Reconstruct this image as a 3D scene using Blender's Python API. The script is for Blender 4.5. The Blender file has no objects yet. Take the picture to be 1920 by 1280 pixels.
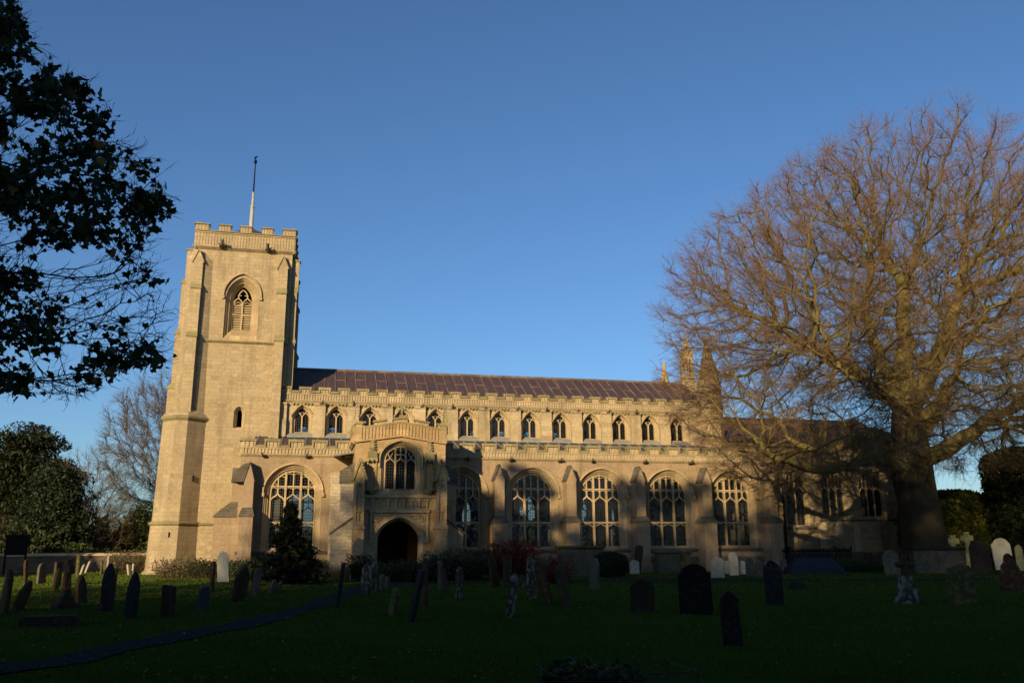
import bpy, bmesh, math, random
import numpy as np
from mathutils import Vector, Matrix, kdtree
from mathutils.geometry import tessellate_polygon
random.seed(7); rng = np.random.default_rng(7)
SC = bpy.context.scene
COL = SC.collection
R_ = math.radians
# ------------------------------------------------------------------ camera
F_PX = 1600.0
yaw, pitch, roll, EYE = R_(13.1), math.atan(370 / F_PX), R_(-0.24), 1.75
fw = Vector((math.sin(yaw) * math.cos(pitch), math.cos(yaw) * math.cos(pitch), math.sin(pitch)))
rt = Vector((math.cos(yaw), -math.sin(yaw), 0)); up = rt.cross(fw)
r2 = math.cos(roll) * rt + math.sin(roll) * up
u2 = -math.sin(roll) * rt + math.cos(roll) * up
cam_d = bpy.data.cameras.new('camera'); cam = bpy.data.objects.new('camera', cam_d); COL.objects.link(cam)
cam.matrix_world = Matrix(((r2.x, u2.x, -fw.x, 0), (r2.y, u2.y, -fw.y, 0), (r2.z, u2.z, -fw.z, EYE), (0, 0, 0, 1)))
cam_d.sensor_fit = 'HORIZONTAL'; cam_d.sensor_width = 36; cam_d.lens = F_PX / 1920 * 36
cam_d.clip_end = 3000; cam_d.clip_start = 0.1
SC.camera = cam
# ------------------------------------------------------------------ light
SUN_EL, SUN_AZ = R_(15), R_(34)          # azimuth: west of south (behind the viewer's left shoulder)
w = bpy.data.worlds.new('World'); SC.world = w; w.use_nodes = True
nt = w.node_tree; bg = nt.nodes['Background']
sky = nt.nodes.new('ShaderNodeTexSky'); sky.sky_type = 'NISHITA'; sky.sun_disc = False
sky.sun_elevation = SUN_EL; sky.sun_rotation = math.pi + SUN_AZ
sky.air_density = 1.0; sky.dust_density = 0.8; sky.ozone_density = 5.5; sky.altitude = 0
nt.links.new(sky.outputs[0], bg.inputs[0]); bg.inputs[1].default_value = 0.067
sd = bpy.data.lights.new('sun', 'SUN'); sun = bpy.data.objects.new('sun', sd); COL.objects.link(sun)
sd.energy = 3.35; sd.angle = R_(0.55); sd.color = (1.0, 0.785, 0.46)
sdir = Vector((-math.sin(SUN_AZ) * math.cos(SUN_EL), -math.cos(SUN_AZ) * math.cos(SUN_EL), math.sin(SUN_EL)))
sun.rotation_euler = sdir.to_track_quat('Z', 'Y').to_euler(); sun.location = sdir * 60
SC.view_settings.view_transform = 'Standard'; SC.view_settings.look = 'None'
SC.view_settings.gamma = 1; SC.view_settings.exposure = 1.05
SC.cycles.max_bounces = 6; SC.cycles.transparent_max_bounces = 12; SC.cycles.diffuse_bounces = 3

# ------------------------------------------------------------------ materials
def new_mat(name):
    m = bpy.data.materials.new(name); m.use_nodes = True
    n = m.node_tree.nodes; b = n['Principled BSDF']
    return m, n, m.node_tree.links, b
def ramp(n, l, src, stops):
    r = n.new('ShaderNodeValToRGB'); e = r.color_ramp.elements
    while len(e) < len(stops): e.new(0.5)
    for i, (p, c) in enumerate(stops):
        e[i].position = p; e[i].color = (*c, 1) if len(c) == 3 else c
    l.new(src, r.inputs[0]); return r.outputs[0]
def noise(n, l, vec, sc, det=4, rough=.6):
    t = n.new('ShaderNodeTexNoise'); t.inputs['Scale'].default_value = sc
    t.inputs['Detail'].default_value = det; t.inputs['Roughness'].default_value = rough
    if vec is not None: l.new(vec, t.inputs['Vector'])
    return t.outputs['Fac']
def mix(n, l, f, a, b, mode='MIX'):
    m = n.new('ShaderNodeMix'); m.data_type = 'RGBA'; m.blend_type = mode
    for s, v in ((m.inputs[0], f), (m.inputs[6], a), (m.inputs[7], b)):
        if isinstance(v, (int, float)): s.default_value = v
        elif isinstance(v, tuple): s.default_value = (*v, 1)
        else: l.new(v, s)
    return m.outputs[2]
def math_(n, l, op, a, b=0.0):
    m = n.new('ShaderNodeMath'); m.operation = op
    for s, v in ((m.inputs[0], a), (m.inputs[1], b)):
        if isinstance(v, (int, float)): s.default_value = v
        else: l.new(v, s)
    return m.outputs[0]
def objvec(n):
    return n.new('ShaderNodeTexCoord').outputs['Object']
def bump(n, l, b, h, st=.4, d=.02):
    k = n.new('ShaderNodeBump'); k.inputs['Strength'].default_value = st; k.inputs['Distance'].default_value = d
    l.new(h, k.inputs['Height']); l.new(k.outputs[0], b.inputs['Normal'])
def wallvec(n, l):
    """(u, z) coordinates on walls that face either axis"""
    v = objvec(n); s = n.new('ShaderNodeSeparateXYZ'); l.new(v, s.inputs[0])
    g = n.new('ShaderNodeNewGeometry'); sn = n.new('ShaderNodeSeparateXYZ'); l.new(g.outputs['True Normal'], sn.inputs[0])
    a = math_(n, l, 'ABSOLUTE', sn.outputs[0]); f = math_(n, l, 'GREATER_THAN', a, .6)
    mx = n.new('ShaderNodeMix'); l.new(f, mx.inputs[0]); l.new(s.outputs[0], mx.inputs[2]); l.new(s.outputs[1], mx.inputs[3])
    c = n.new('ShaderNodeCombineXYZ'); l.new(mx.outputs[0], c.inputs[0]); l.new(s.outputs[2], c.inputs[1])
    return c.outputs[0], v
def stone(name, c1, c2, course=.26, blk=.62, mortar=.35, blotch=.5, stain=(.13, .105, .06), stain_amt=.45, warm=None, rough=.9, bs=.35, patch=None, blockvar=.8):
    m, n, l, b = new_mat(name); wv, v = wallvec(n, l)
    br = n.new('ShaderNodeTexBrick'); l.new(wv, br.inputs['Vector'])
    br.inputs['Scale'].default_value = 1; br.inputs['Brick Width'].default_value = blk; br.inputs['Row Height'].default_value = course
    br.inputs['Mortar Size'].default_value = .011; br.inputs['Mortar Smooth'].default_value = .3; br.inputs['Bias'].default_value = 0
    br.inputs['Color1'].default_value = (*c1, 1); br.inputs['Color2'].default_value = (*c2, 1)
    mo = tuple(x * (1 - mortar) for x in c1); br.inputs['Mortar'].default_value = (*mo, 1)
    br.offset_frequency = 2
    n1 = noise(n, l, v, .55, 5, .65); n2 = noise(n, l, v, 9, 4, .7)
    col = mix(n, l, ramp(n, l, n1, [(.36, (0, 0, 0)), (.68, (1, 1, 1))]), br.outputs['Color'], tuple(x * (1 - blotch * .5) for x in c2))
    col = mix(n, l, .35, col, ramp(n, l, n2, [(.3, tuple(x * .55 for x in c1)), (.7, tuple(min(1, x * 1.35) for x in c1))]))
    sn = n.new('ShaderNodeVectorMath'); sn.operation = 'SNAP'; l.new(wv, sn.inputs[0]); sn.inputs[1].default_value = (blk, course, 1)
    wn = n.new('ShaderNodeTexWhiteNoise'); wn.noise_dimensions = '2D'; l.new(sn.outputs[0], wn.inputs['Vector'])
    pl = ramp(n, l, wn.outputs['Value'], [(0, (.66, .64, .60)), (.10, (.80, .79, .77)), (.16, (1, 1, 1)), (.90, (1, 1, 1)), (.95, (1.22, 1.22, 1.2)), (1, (1.4, 1.4, 1.38))])
    col = mix(n, l, blockvar, col, pl, 'MULTIPLY')
    # weather streaks: noise stretched vertically
    mp = n.new('ShaderNodeMapping'); mp.inputs['Scale'].default_value = (1.3, 1.3, .16); l.new(v, mp.inputs[0])
    n3 = noise(n, l, mp.outputs[0], 1.1, 6, .7)
    sf = math_(n, l, 'MULTIPLY', ramp(n, l, n3, [(.52, (0, 0, 0)), (.72, (1, 1, 1))]), stain_amt)
    col = mix(n, l, sf, col, stain)
    if patch:
        n4 = noise(n, l, v, .9, 3, .5)
        col = mix(n, l, ramp(n, l, n4, [(.55, (0, 0, 0)), (.62, (.8, .8, .8))]), col, patch)
    l.new(col, b.inputs['Base Color']); b.inputs['Roughness'].default_value = rough
    b.inputs['Specular IOR Level'].default_value = .2
    h = math_(n, l, 'ADD', math_(n, l, 'MULTIPLY', br.outputs['Fac'], -.5), math_(n, l, 'MULTIPLY', n2, 1.0))
    bump(n, l, b, h, bs, .03)
    return m
M = {}
M['tower'] = stone('tower_stone', (.41, .315, .19), (.31, .235, .135), .21, .46, .5, .5, (.15, .11, .06), .65, blockvar=.4)
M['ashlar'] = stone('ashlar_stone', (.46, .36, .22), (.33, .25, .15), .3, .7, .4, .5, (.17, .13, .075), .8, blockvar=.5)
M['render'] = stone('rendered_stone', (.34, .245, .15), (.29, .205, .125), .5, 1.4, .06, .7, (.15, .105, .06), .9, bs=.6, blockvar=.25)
M['dress'] = stone('dressed_stone', (.44, .33, .19), (.38, .28, .155), .35, .5, .1, .4, (.2, .15, .08), .5)
M['porch'] = stone('porch_stone', (.42, .29, .15), (.33, .22, .11), .3, .55, .25, .6, (.13, .09, .05), .7)
M['pale'] = stone('pale_rubble', (.52, .43, .30), (.42, .34, .23), .16, .3, .4, .4, (.25, .2, .13), .5, bs=.9)
M['coping'] = stone('lichened_coping', (.30, .245, .12), (.22, .185, .09), .5, .8, .1, .6, (.10, .09, .045), .5)
M['weather'] = stone('weathered_slab', (.15, .125, .09), (.10, .085, .065), .12, .3, .5, .6, (.06, .055, .04), .5, bs=.9)
M['spire'] = stone('spire_rubble', (.52, .39, .20), (.36, .265, .14), .17, .26, .5, .4, (.2, .15, .08), .4, bs=1.0)
M['inner'] = stone('inner_plaster', (.30, .26, .20), (.26, .22, .17), .5, 1.2, .05, .3, (.2, .17, .12), .3)
M['chancel'] = stone('chancel_rubble', (.40, .31, .19), (.27, .205, .13), .2, .4, .4, .7, (.12, .095, .065), .7, bs=.8)
M['bwall'] = stone('boundary_wall_stone', (.13, .10, .07), (.09, .07, .05), .13, .3, .5, .6, (.07, .06, .045), .6, bs=.9)

def lead_mat():
    m, n, l, b = new_mat('lead_sheet'); v = objvec(n)
    mp = n.new('ShaderNodeMapping'); mp.inputs['Scale'].default_value = (3.2, .5, .5); l.new(v, mp.inputs[0])
    a = noise(n, l, mp.outputs[0], 1.4, 6, .7); c = noise(n, l, v, .7, 4, .6)
    col = ramp(n, l, a, [(.3, (.045, .027, .029)), (.52, (.066, .038, .037)), (.68, (.12, .055, .04)), (.85, (.20, .155, .13))])
    col = mix(n, l, ramp(n, l, c, [(.4, (0, 0, 0)), (.7, (.7, .7, .7))]), col, (.052, .033, .037))
    l.new(col, b.inputs['Base Color']); b.inputs['Roughness'].default_value = .62
    bump(n, l, b, a, .3, .03); return m
M['lead'] = lead_mat()
def plain(name, c, c2=None, sc=6, rough=.8, st=.3, metal=0, spec=.3, dist=.02):
    m, n, l, b = new_mat(name); v = objvec(n); c2 = c2 or tuple(x * .6 for x in c)
    a = noise(n, l, v, sc, 6, .65)
    l.new(ramp(n, l, a, [(.32, c), (.68, c2)]), b.inputs['Base Color'])
    b.inputs['Roughness'].default_value = rough; b.inputs['Metallic'].default_value = metal; b.inputs['Specular IOR Level'].default_value = spec
    bump(n, l, b, a, st, dist); return m
M['rust'] = plain('rusty_wire', (.07, .05, .035), (.04, .03, .022), 20)
M['leadroll'] = plain('lead_roll', (.07, .042, .038), (.19, .155, .13), 1.6)
M['lead_grey'] = plain('lead_flashing', (.24, .25, .25), (.16, .16, .16), 3)
M['black'] = plain('dark_metal', (.006, .006, .007), (.010, .010, .010), 8, 1.0, .1, 0, .05)
M['whitepole'] = plain('white_painted_timber', (.40, .38, .33), (.28, .26, .22), 8, .6)
M['door'] = plain('oak_door', (.05, .033, .02), (.03, .02, .012), 12)
M['floor'] = plain('stone_floor', (.25, .21, .16), (.18, .15, .11), 2)
def glass_mat():
    m, n, l, b = new_mat('leaded_glass'); out = n['Material Output']
    v = objvec(n); s = n.new('ShaderNodeSeparateXYZ'); l.new(v, s.inputs[0])
    def grid(o, p):
        f = math_(n, l, 'FRACT', math_(n, l, 'DIVIDE', math_(n, l, 'ADD', o, 100.0), p))
        return math_(n, l, 'LESS_THAN', f, .13)
    f = math_(n, l, 'MAXIMUM', grid(s.outputs[0], .12), grid(s.outputs[2], .145))
    tr = n.new('ShaderNodeBsdfTransparent'); tr.inputs[0].default_value = (.58, .64, .68, 1)
    gl = n.new('ShaderNodeBsdfGlossy'); gl.inputs['Roughness'].default_value = .08; gl.inputs[0].default_value = (.5, .52, .55, 1)
    wn = n.new('ShaderNodeTexWhiteNoise') # each quarry sits at its own slight angle
    sn = n.new('ShaderNodeVectorMath'); sn.operation = 'SNAP'; l.new(v, sn.inputs[0]); sn.inputs[1].default_value = (.12, 10, .145)
    l.new(sn.outputs[0], wn.inputs['Vector'])
    vm = n.new('ShaderNodeVectorMath'); vm.operation = 'SUBTRACT'; l.new(wn.outputs['Color'], vm.inputs[0]); vm.inputs[1].default_value = (.5, .5, .5)
    vs = n.new('ShaderNodeVectorMath'); vs.operation = 'SCALE'; l.new(vm.outputs[0], vs.inputs[0]); vs.inputs['Scale'].default_value = .10
    g = n.new('ShaderNodeNewGeometry'); va = n.new('ShaderNodeVectorMath'); l.new(g.outputs['Normal'], va.inputs[0]); l.new(vs.outputs[0], va.inputs[1])
    l.new(va.outputs[0], gl.inputs['Normal'])
    fr = n.new('ShaderNodeFresnel'); fr.inputs[0].default_value = 1.5
    m1 = n.new('ShaderNodeMixShader'); l.new(fr.outputs[0], m1.inputs[0]); l.new(tr.outputs[0], m1.inputs[1]); l.new(gl.outputs[0], m1.inputs[2])
    b.inputs['Base Color'].default_value = (.03, .03, .032, 1); b.inputs['Roughness'].default_value = .6
    m2 = n.new('ShaderNodeMixShader'); l.new(f, m2.inputs[0]); l.new(m1.outputs[0], m2.inputs[1]); l.new(b.outputs[0], m2.inputs[2])
    l.new(m2.outputs[0], out.inputs[0]); return m
M['glass'] = glass_mat()
def leaf_mat(name, stops, trans=.25, rough=.6):
    m, n, l, b = new_mat(name); g = n.new('ShaderNodeNewGeometry')
    c = ramp(n, l, g.outputs['Random Per Island'], stops)
    v = objvec(n); c = mix(n, l, ramp(n, l, noise(n, l, v, .9, 3), [(.35, (0, 0, 0)), (.7, (.6, .6, .6))]), c, tuple(x * .55 for x in stops[0][1]))
    l.new(c, b.inputs['Base Color']); b.inputs['Roughness'].default_value = rough; b.inputs['Specular IOR Level'].default_value = .25
    t = n.new('ShaderNodeBsdfTranslucent'); l.new(c, t.inputs[0])
    ms = n.new('ShaderNodeMixShader'); ms.inputs[0].default_value = trans
    l.new(b.outputs[0], ms.inputs[1]); l.new(t.outputs[0], ms.inputs[2]); l.new(ms.outputs[0], n['Material Output'].inputs[0])
    return m
M['conifer'] = leaf_mat('conifer_foliage', [(0, (.010, .016, .005)), (.6, (.020, .027, .008)), (1, (.042, .042, .012))])
M['yew'] = leaf_mat('yew_foliage', [(0, (.012, .022, .008)), (.6, (.026, .04, .012)), (1, (.05, .065, .02))])
M['holly'] = leaf_mat('holly_foliage', [(0, (.035, .055, .015)), (.6, (.07, .09, .025)), (1, (.12, .13, .04))])
M['laurel'] = leaf_mat('hedge_foliage', [(0, (.05, .062, .008)), (.6, (.095, .10, .014)), (1, (.16, .15, .025))])
M['maple'] = leaf_mat('maple_leaves', [(0, (.028, .040, .010)), (.75, (.055, .065, .016)), (.93, (.12, .10, .025)), (1, (.36, .20, .04))], .25)
M['dry'] = leaf_mat('dry_grass', [(0, (.10, .085, .045)), (.5, (.16, .13, .07)), (1, (.20, .15, .08))])
M['redleaf'] = leaf_mat('red_foliage', [(0, (.10, .018, .010)), (.6, (.18, .035, .015)), (1, (.24, .08, .02))])
M['shrub'] = leaf_mat('shrub_foliage', [(0, (.025, .035, .012)), (.6, (.045, .055, .02)), (1, (.07, .07, .03))])
M['fallen'] = leaf_mat('fallen_leaves', [(0, (.09, .055, .025)), (.6, (.15, .095, .05)), (.9, (.22, .17, .12)), (1, (.26, .08, .02))], .1, 1.0)
M['fallen'].node_tree.nodes['Principled BSDF'].inputs['Specular IOR Level'].default_value = 0
def bark(name, a, c, moss):
    m, n, l, b = new_mat(name); v = objvec(n)
    mp = n.new('ShaderNodeMapping'); mp.inputs['Scale'].default_value = (3, 3, .5); l.new(v, mp.inputs[0])
    f = noise(n, l, mp.outputs[0], 1.6, 7, .7); k = noise(n, l, v, 1.2, 4)
    col = ramp(n, l, f, [(.3, a), (.7, c)])
    col = mix(n, l, ramp(n, l, k, [(.35, (0, 0, 0)), (.6, (.9, .9, .9))]), col, moss)
    l.new(col, b.inputs['Base Color']); b.inputs['Roughness'].default_value = .95; b.inputs['Specular IOR Level'].default_value = .1
    bump(n, l, b, f, .9, .12); return m
M['beechbark'] = bark('beech_bark', (.065, .047, .033), (.030, .022, .016), (.055, .045, .022))
M['beechbranch'] = bark('mossy_branch_bark', (.20, .15, .07), (.09, .068, .035), (.17, .14, .04))
M['twig'] = leaf_mat('beech_twigs', [(0, (.12, .065, .04)), (.5, (.20, .10, .06)), (1, (.27, .18, .11))], 0, .8)
M['barebark'] = bark('bare_tree_bark', (.12, .095, .055), (.08, .06, .04), (.13, .11, .045))
M['baretwig'] = leaf_mat('bare_twigs', [(0, (.11, .08, .04)), (.6, (.15, .11, .055)), (1, (.19, .14, .07))], 0, .8)
M['darkbark'] = bark('sycamore_bark', (.035, .028, .02), (.02, .017, .013), (.028, .028, .014))
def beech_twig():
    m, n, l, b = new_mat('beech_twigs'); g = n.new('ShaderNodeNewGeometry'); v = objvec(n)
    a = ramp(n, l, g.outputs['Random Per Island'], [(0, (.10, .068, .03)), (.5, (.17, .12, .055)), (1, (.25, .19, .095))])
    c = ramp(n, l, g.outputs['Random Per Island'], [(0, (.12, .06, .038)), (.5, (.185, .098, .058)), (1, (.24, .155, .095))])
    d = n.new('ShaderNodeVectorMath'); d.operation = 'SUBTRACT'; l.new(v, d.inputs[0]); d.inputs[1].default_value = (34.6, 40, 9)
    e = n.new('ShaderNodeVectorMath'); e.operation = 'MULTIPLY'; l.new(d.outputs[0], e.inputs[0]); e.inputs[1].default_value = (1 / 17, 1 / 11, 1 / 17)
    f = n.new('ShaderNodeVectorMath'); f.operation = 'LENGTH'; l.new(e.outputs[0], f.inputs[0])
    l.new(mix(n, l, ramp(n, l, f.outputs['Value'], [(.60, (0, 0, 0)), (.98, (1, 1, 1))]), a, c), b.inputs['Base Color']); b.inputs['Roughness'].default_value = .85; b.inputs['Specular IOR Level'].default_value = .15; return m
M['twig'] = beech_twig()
GM = {}
def gstone(name, a, b2, lich=None, amt=.5, sc=7):
    m, n, l, b = new_mat(name); v = objvec(n)
    oi = n.new('ShaderNodeObjectInfo'); va = n.new('ShaderNodeVectorMath'); l.new(v, va.inputs[0])
    cv = n.new('ShaderNodeVectorMath'); cv.operation = 'SCALE'; l.new(oi.outputs['Location'], cv.inputs[0]); cv.inputs['Scale'].default_value = 1.7
    l.new(cv.outputs[0], va.inputs[1]); vv = va.outputs[0]
    f = noise(n, l, vv, 2.2, 7, .7); col = ramp(n, l, f, [(.32, a), (.66, b2)])
    if lich:
        g = noise(n, l, vv, sc, 5, .65)
        col = mix(n, l, ramp(n, l, g, [(.62 - amt * .2, (0, 0, 0)), (.70 - amt * .2, (.9, .9, .9))]), col, lich)
    l.new(col, b.inputs['Base Color']); b.inputs['Roughness'].default_value = .95; b.inputs['Specular IOR Level'].default_value = .04
    bump(n, l, b, noise(n, l, vv, 16, 6, .7), .6, .02); return m
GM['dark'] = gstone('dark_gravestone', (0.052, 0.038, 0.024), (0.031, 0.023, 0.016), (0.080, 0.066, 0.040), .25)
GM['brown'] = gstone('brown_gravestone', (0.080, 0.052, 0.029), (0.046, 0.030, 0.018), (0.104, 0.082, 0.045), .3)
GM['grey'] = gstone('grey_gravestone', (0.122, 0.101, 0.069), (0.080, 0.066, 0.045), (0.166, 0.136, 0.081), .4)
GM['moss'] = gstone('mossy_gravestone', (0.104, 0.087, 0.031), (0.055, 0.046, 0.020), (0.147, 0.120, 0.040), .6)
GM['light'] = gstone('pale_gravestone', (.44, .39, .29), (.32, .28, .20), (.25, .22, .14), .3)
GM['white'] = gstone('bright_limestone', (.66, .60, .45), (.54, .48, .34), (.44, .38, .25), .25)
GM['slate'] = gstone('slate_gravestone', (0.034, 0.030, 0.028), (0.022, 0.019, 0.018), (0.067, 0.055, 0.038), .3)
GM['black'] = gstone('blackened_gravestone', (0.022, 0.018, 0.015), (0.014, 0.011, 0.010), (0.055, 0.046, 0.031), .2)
GM['blue'] = gstone('blue_slate_stone', (0.052, 0.055, 0.063), (0.037, 0.038, 0.045))
GM['lichen'] = gstone('lichened_gravestone', (0.080, 0.060, 0.038), (0.043, 0.033, 0.022), (0.220, 0.197, 0.139), .55, 5)
GM['red'] = gstone('reddish_gravestone', (0.104, 0.046, 0.024), (0.061, 0.030, 0.018), (0.153, 0.115, 0.076), .3)
GM['gold'] = gstone('yellow_lichened_stone', (.33, .31, .15), (.22, .20, .09), (.40, .37, .20), .4)
GM['blacktomb'] = gstone('dark_blue_tomb', (.035, .04, .055), (.025, .028, .04))

# ------------------------------------------------------------------ mesh helpers
class MB:
    def __init__(s, M=None): s.v = []; s.f = []; s.M = M
    def add(s, pts, faces):
        o = len(s.v)
        for p in pts:
            s.v.append(tuple(s.M @ Vector(p)) if s.M is not None else tuple(p))
        s.f.extend(tuple(o + i for i in f) for f in faces)
    def box(s, x0, x1, y0, y1, z0, z1):
        s.add([(x0, y0, z0), (x1, y0, z0), (x1, y1, z0), (x0, y1, z0), (x0, y0, z1), (x1, y0, z1), (x1, y1, z1), (x0, y1, z1)],
              [(0, 3, 2, 1), (4, 5, 6, 7), (0, 1, 5, 4), (1, 2, 6, 5), (2, 3, 7, 6), (3, 0, 4, 7)])
    def loft(s, loops, cap=True):
        n = len(loops[0]); pts = [p for lp in loops for p in lp]; fs = []
        for k in range(len(loops) - 1):
            for i in range(n):
                j = (i + 1) % n; fs.append((k * n + i, k * n + j, (k + 1) * n + j, (k + 1) * n + i))
        if cap: fs += [tuple(range(n))[::-1], tuple(range((len(loops) - 1) * n, len(loops) * n))]
        s.add(pts, fs)
    def prism_xz(s, pts, y0, y1):
        s.loft([[(x, y0, z) for x, z in pts], [(x, y1, z) for x, z in pts]])
    def prism_yz(s, pts, x0, x1):
        s.loft([[(x0, y, z) for y, z in pts], [(x1, y, z) for y, z in pts]])
    def prism_xy(s, pts, z0, z1, pts2=None):
        s.loft([[(x, y, z0) for x, y in pts], [(x, y, z1) for x, y in (pts2 or pts)]])
    def tube(s, pts, rad, n=6, cap=True):
        pts = [Vector(p) for p in pts]; loops = []
        if isinstance(rad, (int, float)): rad = [rad] * len(pts)
        for i, p in enumerate(pts):
            d = (pts[min(i + 1, len(pts) - 1)] - pts[max(i - 1, 0)]).normalized()
            a = d.cross(Vector((0, 0, 1)) if abs(d.z) < .9 else Vector((0, 1, 0))).normalized(); b = d.cross(a)
            loops.append([p + (a * math.cos(t) + b * math.sin(t)) * rad[i] for t in [2 * math.pi * k / n for k in range(n)]])
        s.loft(loops, cap)
    def lathe(s, cx, cy, prof, n=8, rot=0):
        s.loft([[(cx + r * math.cos(rot + 2 * math.pi * k / n), cy + r * math.sin(rot + 2 * math.pi * k / n), z) for k in range(n)] for r, z in prof])
    def wall(s, outline, holes, y0, y1):
        loops = [outline] + holes
        tris = tessellate_polygon([[Vector((x, z, 0)) for x, z in lp] for lp in loops])
        flat = [p for lp in loops for p in lp]; n = len(flat)
        pts = [(x, y0, z) for x, z in flat] + [(x, y1, z) for x, z in flat]
        fs = [t for t in tris] + [tuple(i + n for i in t[::-1]) for t in tris]
        o = 0
        for lp in loops:
            k = len(lp)
            for i in range(k):
                j = (i + 1) % k; fs.append((o + i, o + j, o + j + n, o + i + n))
            o += k
        s.add(pts, fs)
    def ribbon(s, pts, w, y0, y1):
        """bar following a polyline in the xz plane, width w, from depth y0 to y1"""
        P = [Vector((p[0], p[1])) for p in pts]; L = []; Rr = []
        for i, p in enumerate(P):
            d = (P[min(i + 1, len(P) - 1)] - P[max(i - 1, 0)])
            if d.length < 1e-6: d = Vector((0, 1))
            d.normalize(); nn = Vector((-d.y, d.x)) * w / 2
            L.append(p + nn); Rr.append(p - nn)
        loops = [[(a.x, y0, a.y), (b.x, y0, b.y), (b.x, y1, b.y), (a.x, y1, a.y)] for a, b in zip(L, Rr)]
        s.loft(loops)
    def strips(s, loops3, closed=True):
        n = len(loops3[0]); pts = [p for lp in loops3 for p in lp]; fs = []
        for k in range(len(loops3) - 1):
            for i in range(n if closed else n - 1):
                j = (i + 1) % n; fs.append((k * n + i, k * n + j, (k + 1) * n + j, (k + 1) * n + i))
        s.add(pts, fs)
    def build(s, name, mat, parent=None, loc=None, recalc=True, smooth=False):
        me = bpy.data.meshes.new(name); me.from_pydata(s.v, [], s.f)
        if recalc:
            bm = bmesh.new(); bm.from_mesh(me); bmesh.ops.recalc_face_normals(bm, faces=bm.faces); bm.to_mesh(me); bm.free()
        if smooth: me.polygons.foreach_set('use_smooth', [True] * len(me.polygons))
        me.materials.append(mat)
        return link(name, me, parent, loc)
def link(name, me, parent=None, loc=None):
    o = bpy.data.objects.new(name, me); COL.objects.link(o)
    if parent is not None:
        o.parent = parent; pl = world_loc(parent)
        o.location = (Vector(loc) if loc is not None else Vector((0, 0, 0))) - pl
    elif loc is not None: o.location = loc
    return o
def world_loc(o):
    p = Vector(o.location)
    while o.parent: o = o.parent; p += o.location
    return p
def thing(name, label, cat, loc, group=None):
    o = bpy.data.objects.new(name, None); COL.objects.link(o); o.location = loc; o.empty_display_size = .3
    return tag(o, label, cat, group)
def tag(o, label, cat, group=None):
    o['label'] = label; o['category'] = cat
    if group: o['group'] = group
    return o
def struct(o, kind='structure'):
    o['kind'] = kind; return o
def np_mesh(name, verts, faces, mat, parent=None, smooth=False, loc=None):
    """verts (N,3), faces (F,k) arrays of equal arity"""
    me = bpy.data.meshes.new(name); verts = np.asarray(verts, np.float32); faces = np.asarray(faces, np.int32)
    k = faces.shape[1]; me.vertices.add(len(verts)); me.vertices.foreach_set('co', verts.ravel())
    me.loops.add(faces.size); me.loops.foreach_set('vertex_index', faces.ravel())
    me.polygons.add(len(faces)); me.polygons.foreach_set('loop_start', np.arange(0, faces.size, k, dtype=np.int32))
    me.polygons.foreach_set('loop_total', np.full(len(faces), k, np.int32))
    if smooth: me.polygons.foreach_set('use_smooth', np.ones(len(faces), bool))
    me.update(); me.materials.append(mat); return link(name, me, parent, loc)
def arch(a, z0, zs, r, n=10, f=(.6, .45, .97)):
    """pointed opening: half width a, sill z0, spring zs, rise r"""
    pts = [(-a, z0), (a, z0), (a, zs)]
    P = [(a, 0), (a, r * f[0]), (a * f[1], r * f[2]), (0, r)]; c = []
    for i in range(1, n + 1):
        t = i / n; u = 1 - t
        c.append(tuple(u**3 * P[0][k] + 3 * u*u*t * P[1][k] + 3 * u*t*t * P[2][k] + t**3 * P[3][k] for k in (0, 1)))
    pts += [(x, zs + z) for x, z in c]
    pts += [(-x, zs + z) for x, z in c[:-1][::-1]] + [(-a, zs)]
    return pts
def arch_top(a, zs, r, x, f=(.6, .45, .97)):
    best = zs
    o = [p for p in arch(a, 0, zs, r, 24, f)[2:] if p[0] >= -1e-6]
    x = abs(x)
    for (x1, z1), (x2, z2) in zip(o, o[1:]):
        if min(x1, x2) - 1e-9 <= x <= max(x1, x2) + 1e-9 and abs(x1 - x2) > 1e-9:
            return z1 + (z2 - z1) * (x - x1) / (x2 - x1)
    return best
def T(x, y, z=0, ang=0): return Matrix.Translation((x, y, z)) @ Matrix.Rotation(ang, 4, 'Z')
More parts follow.
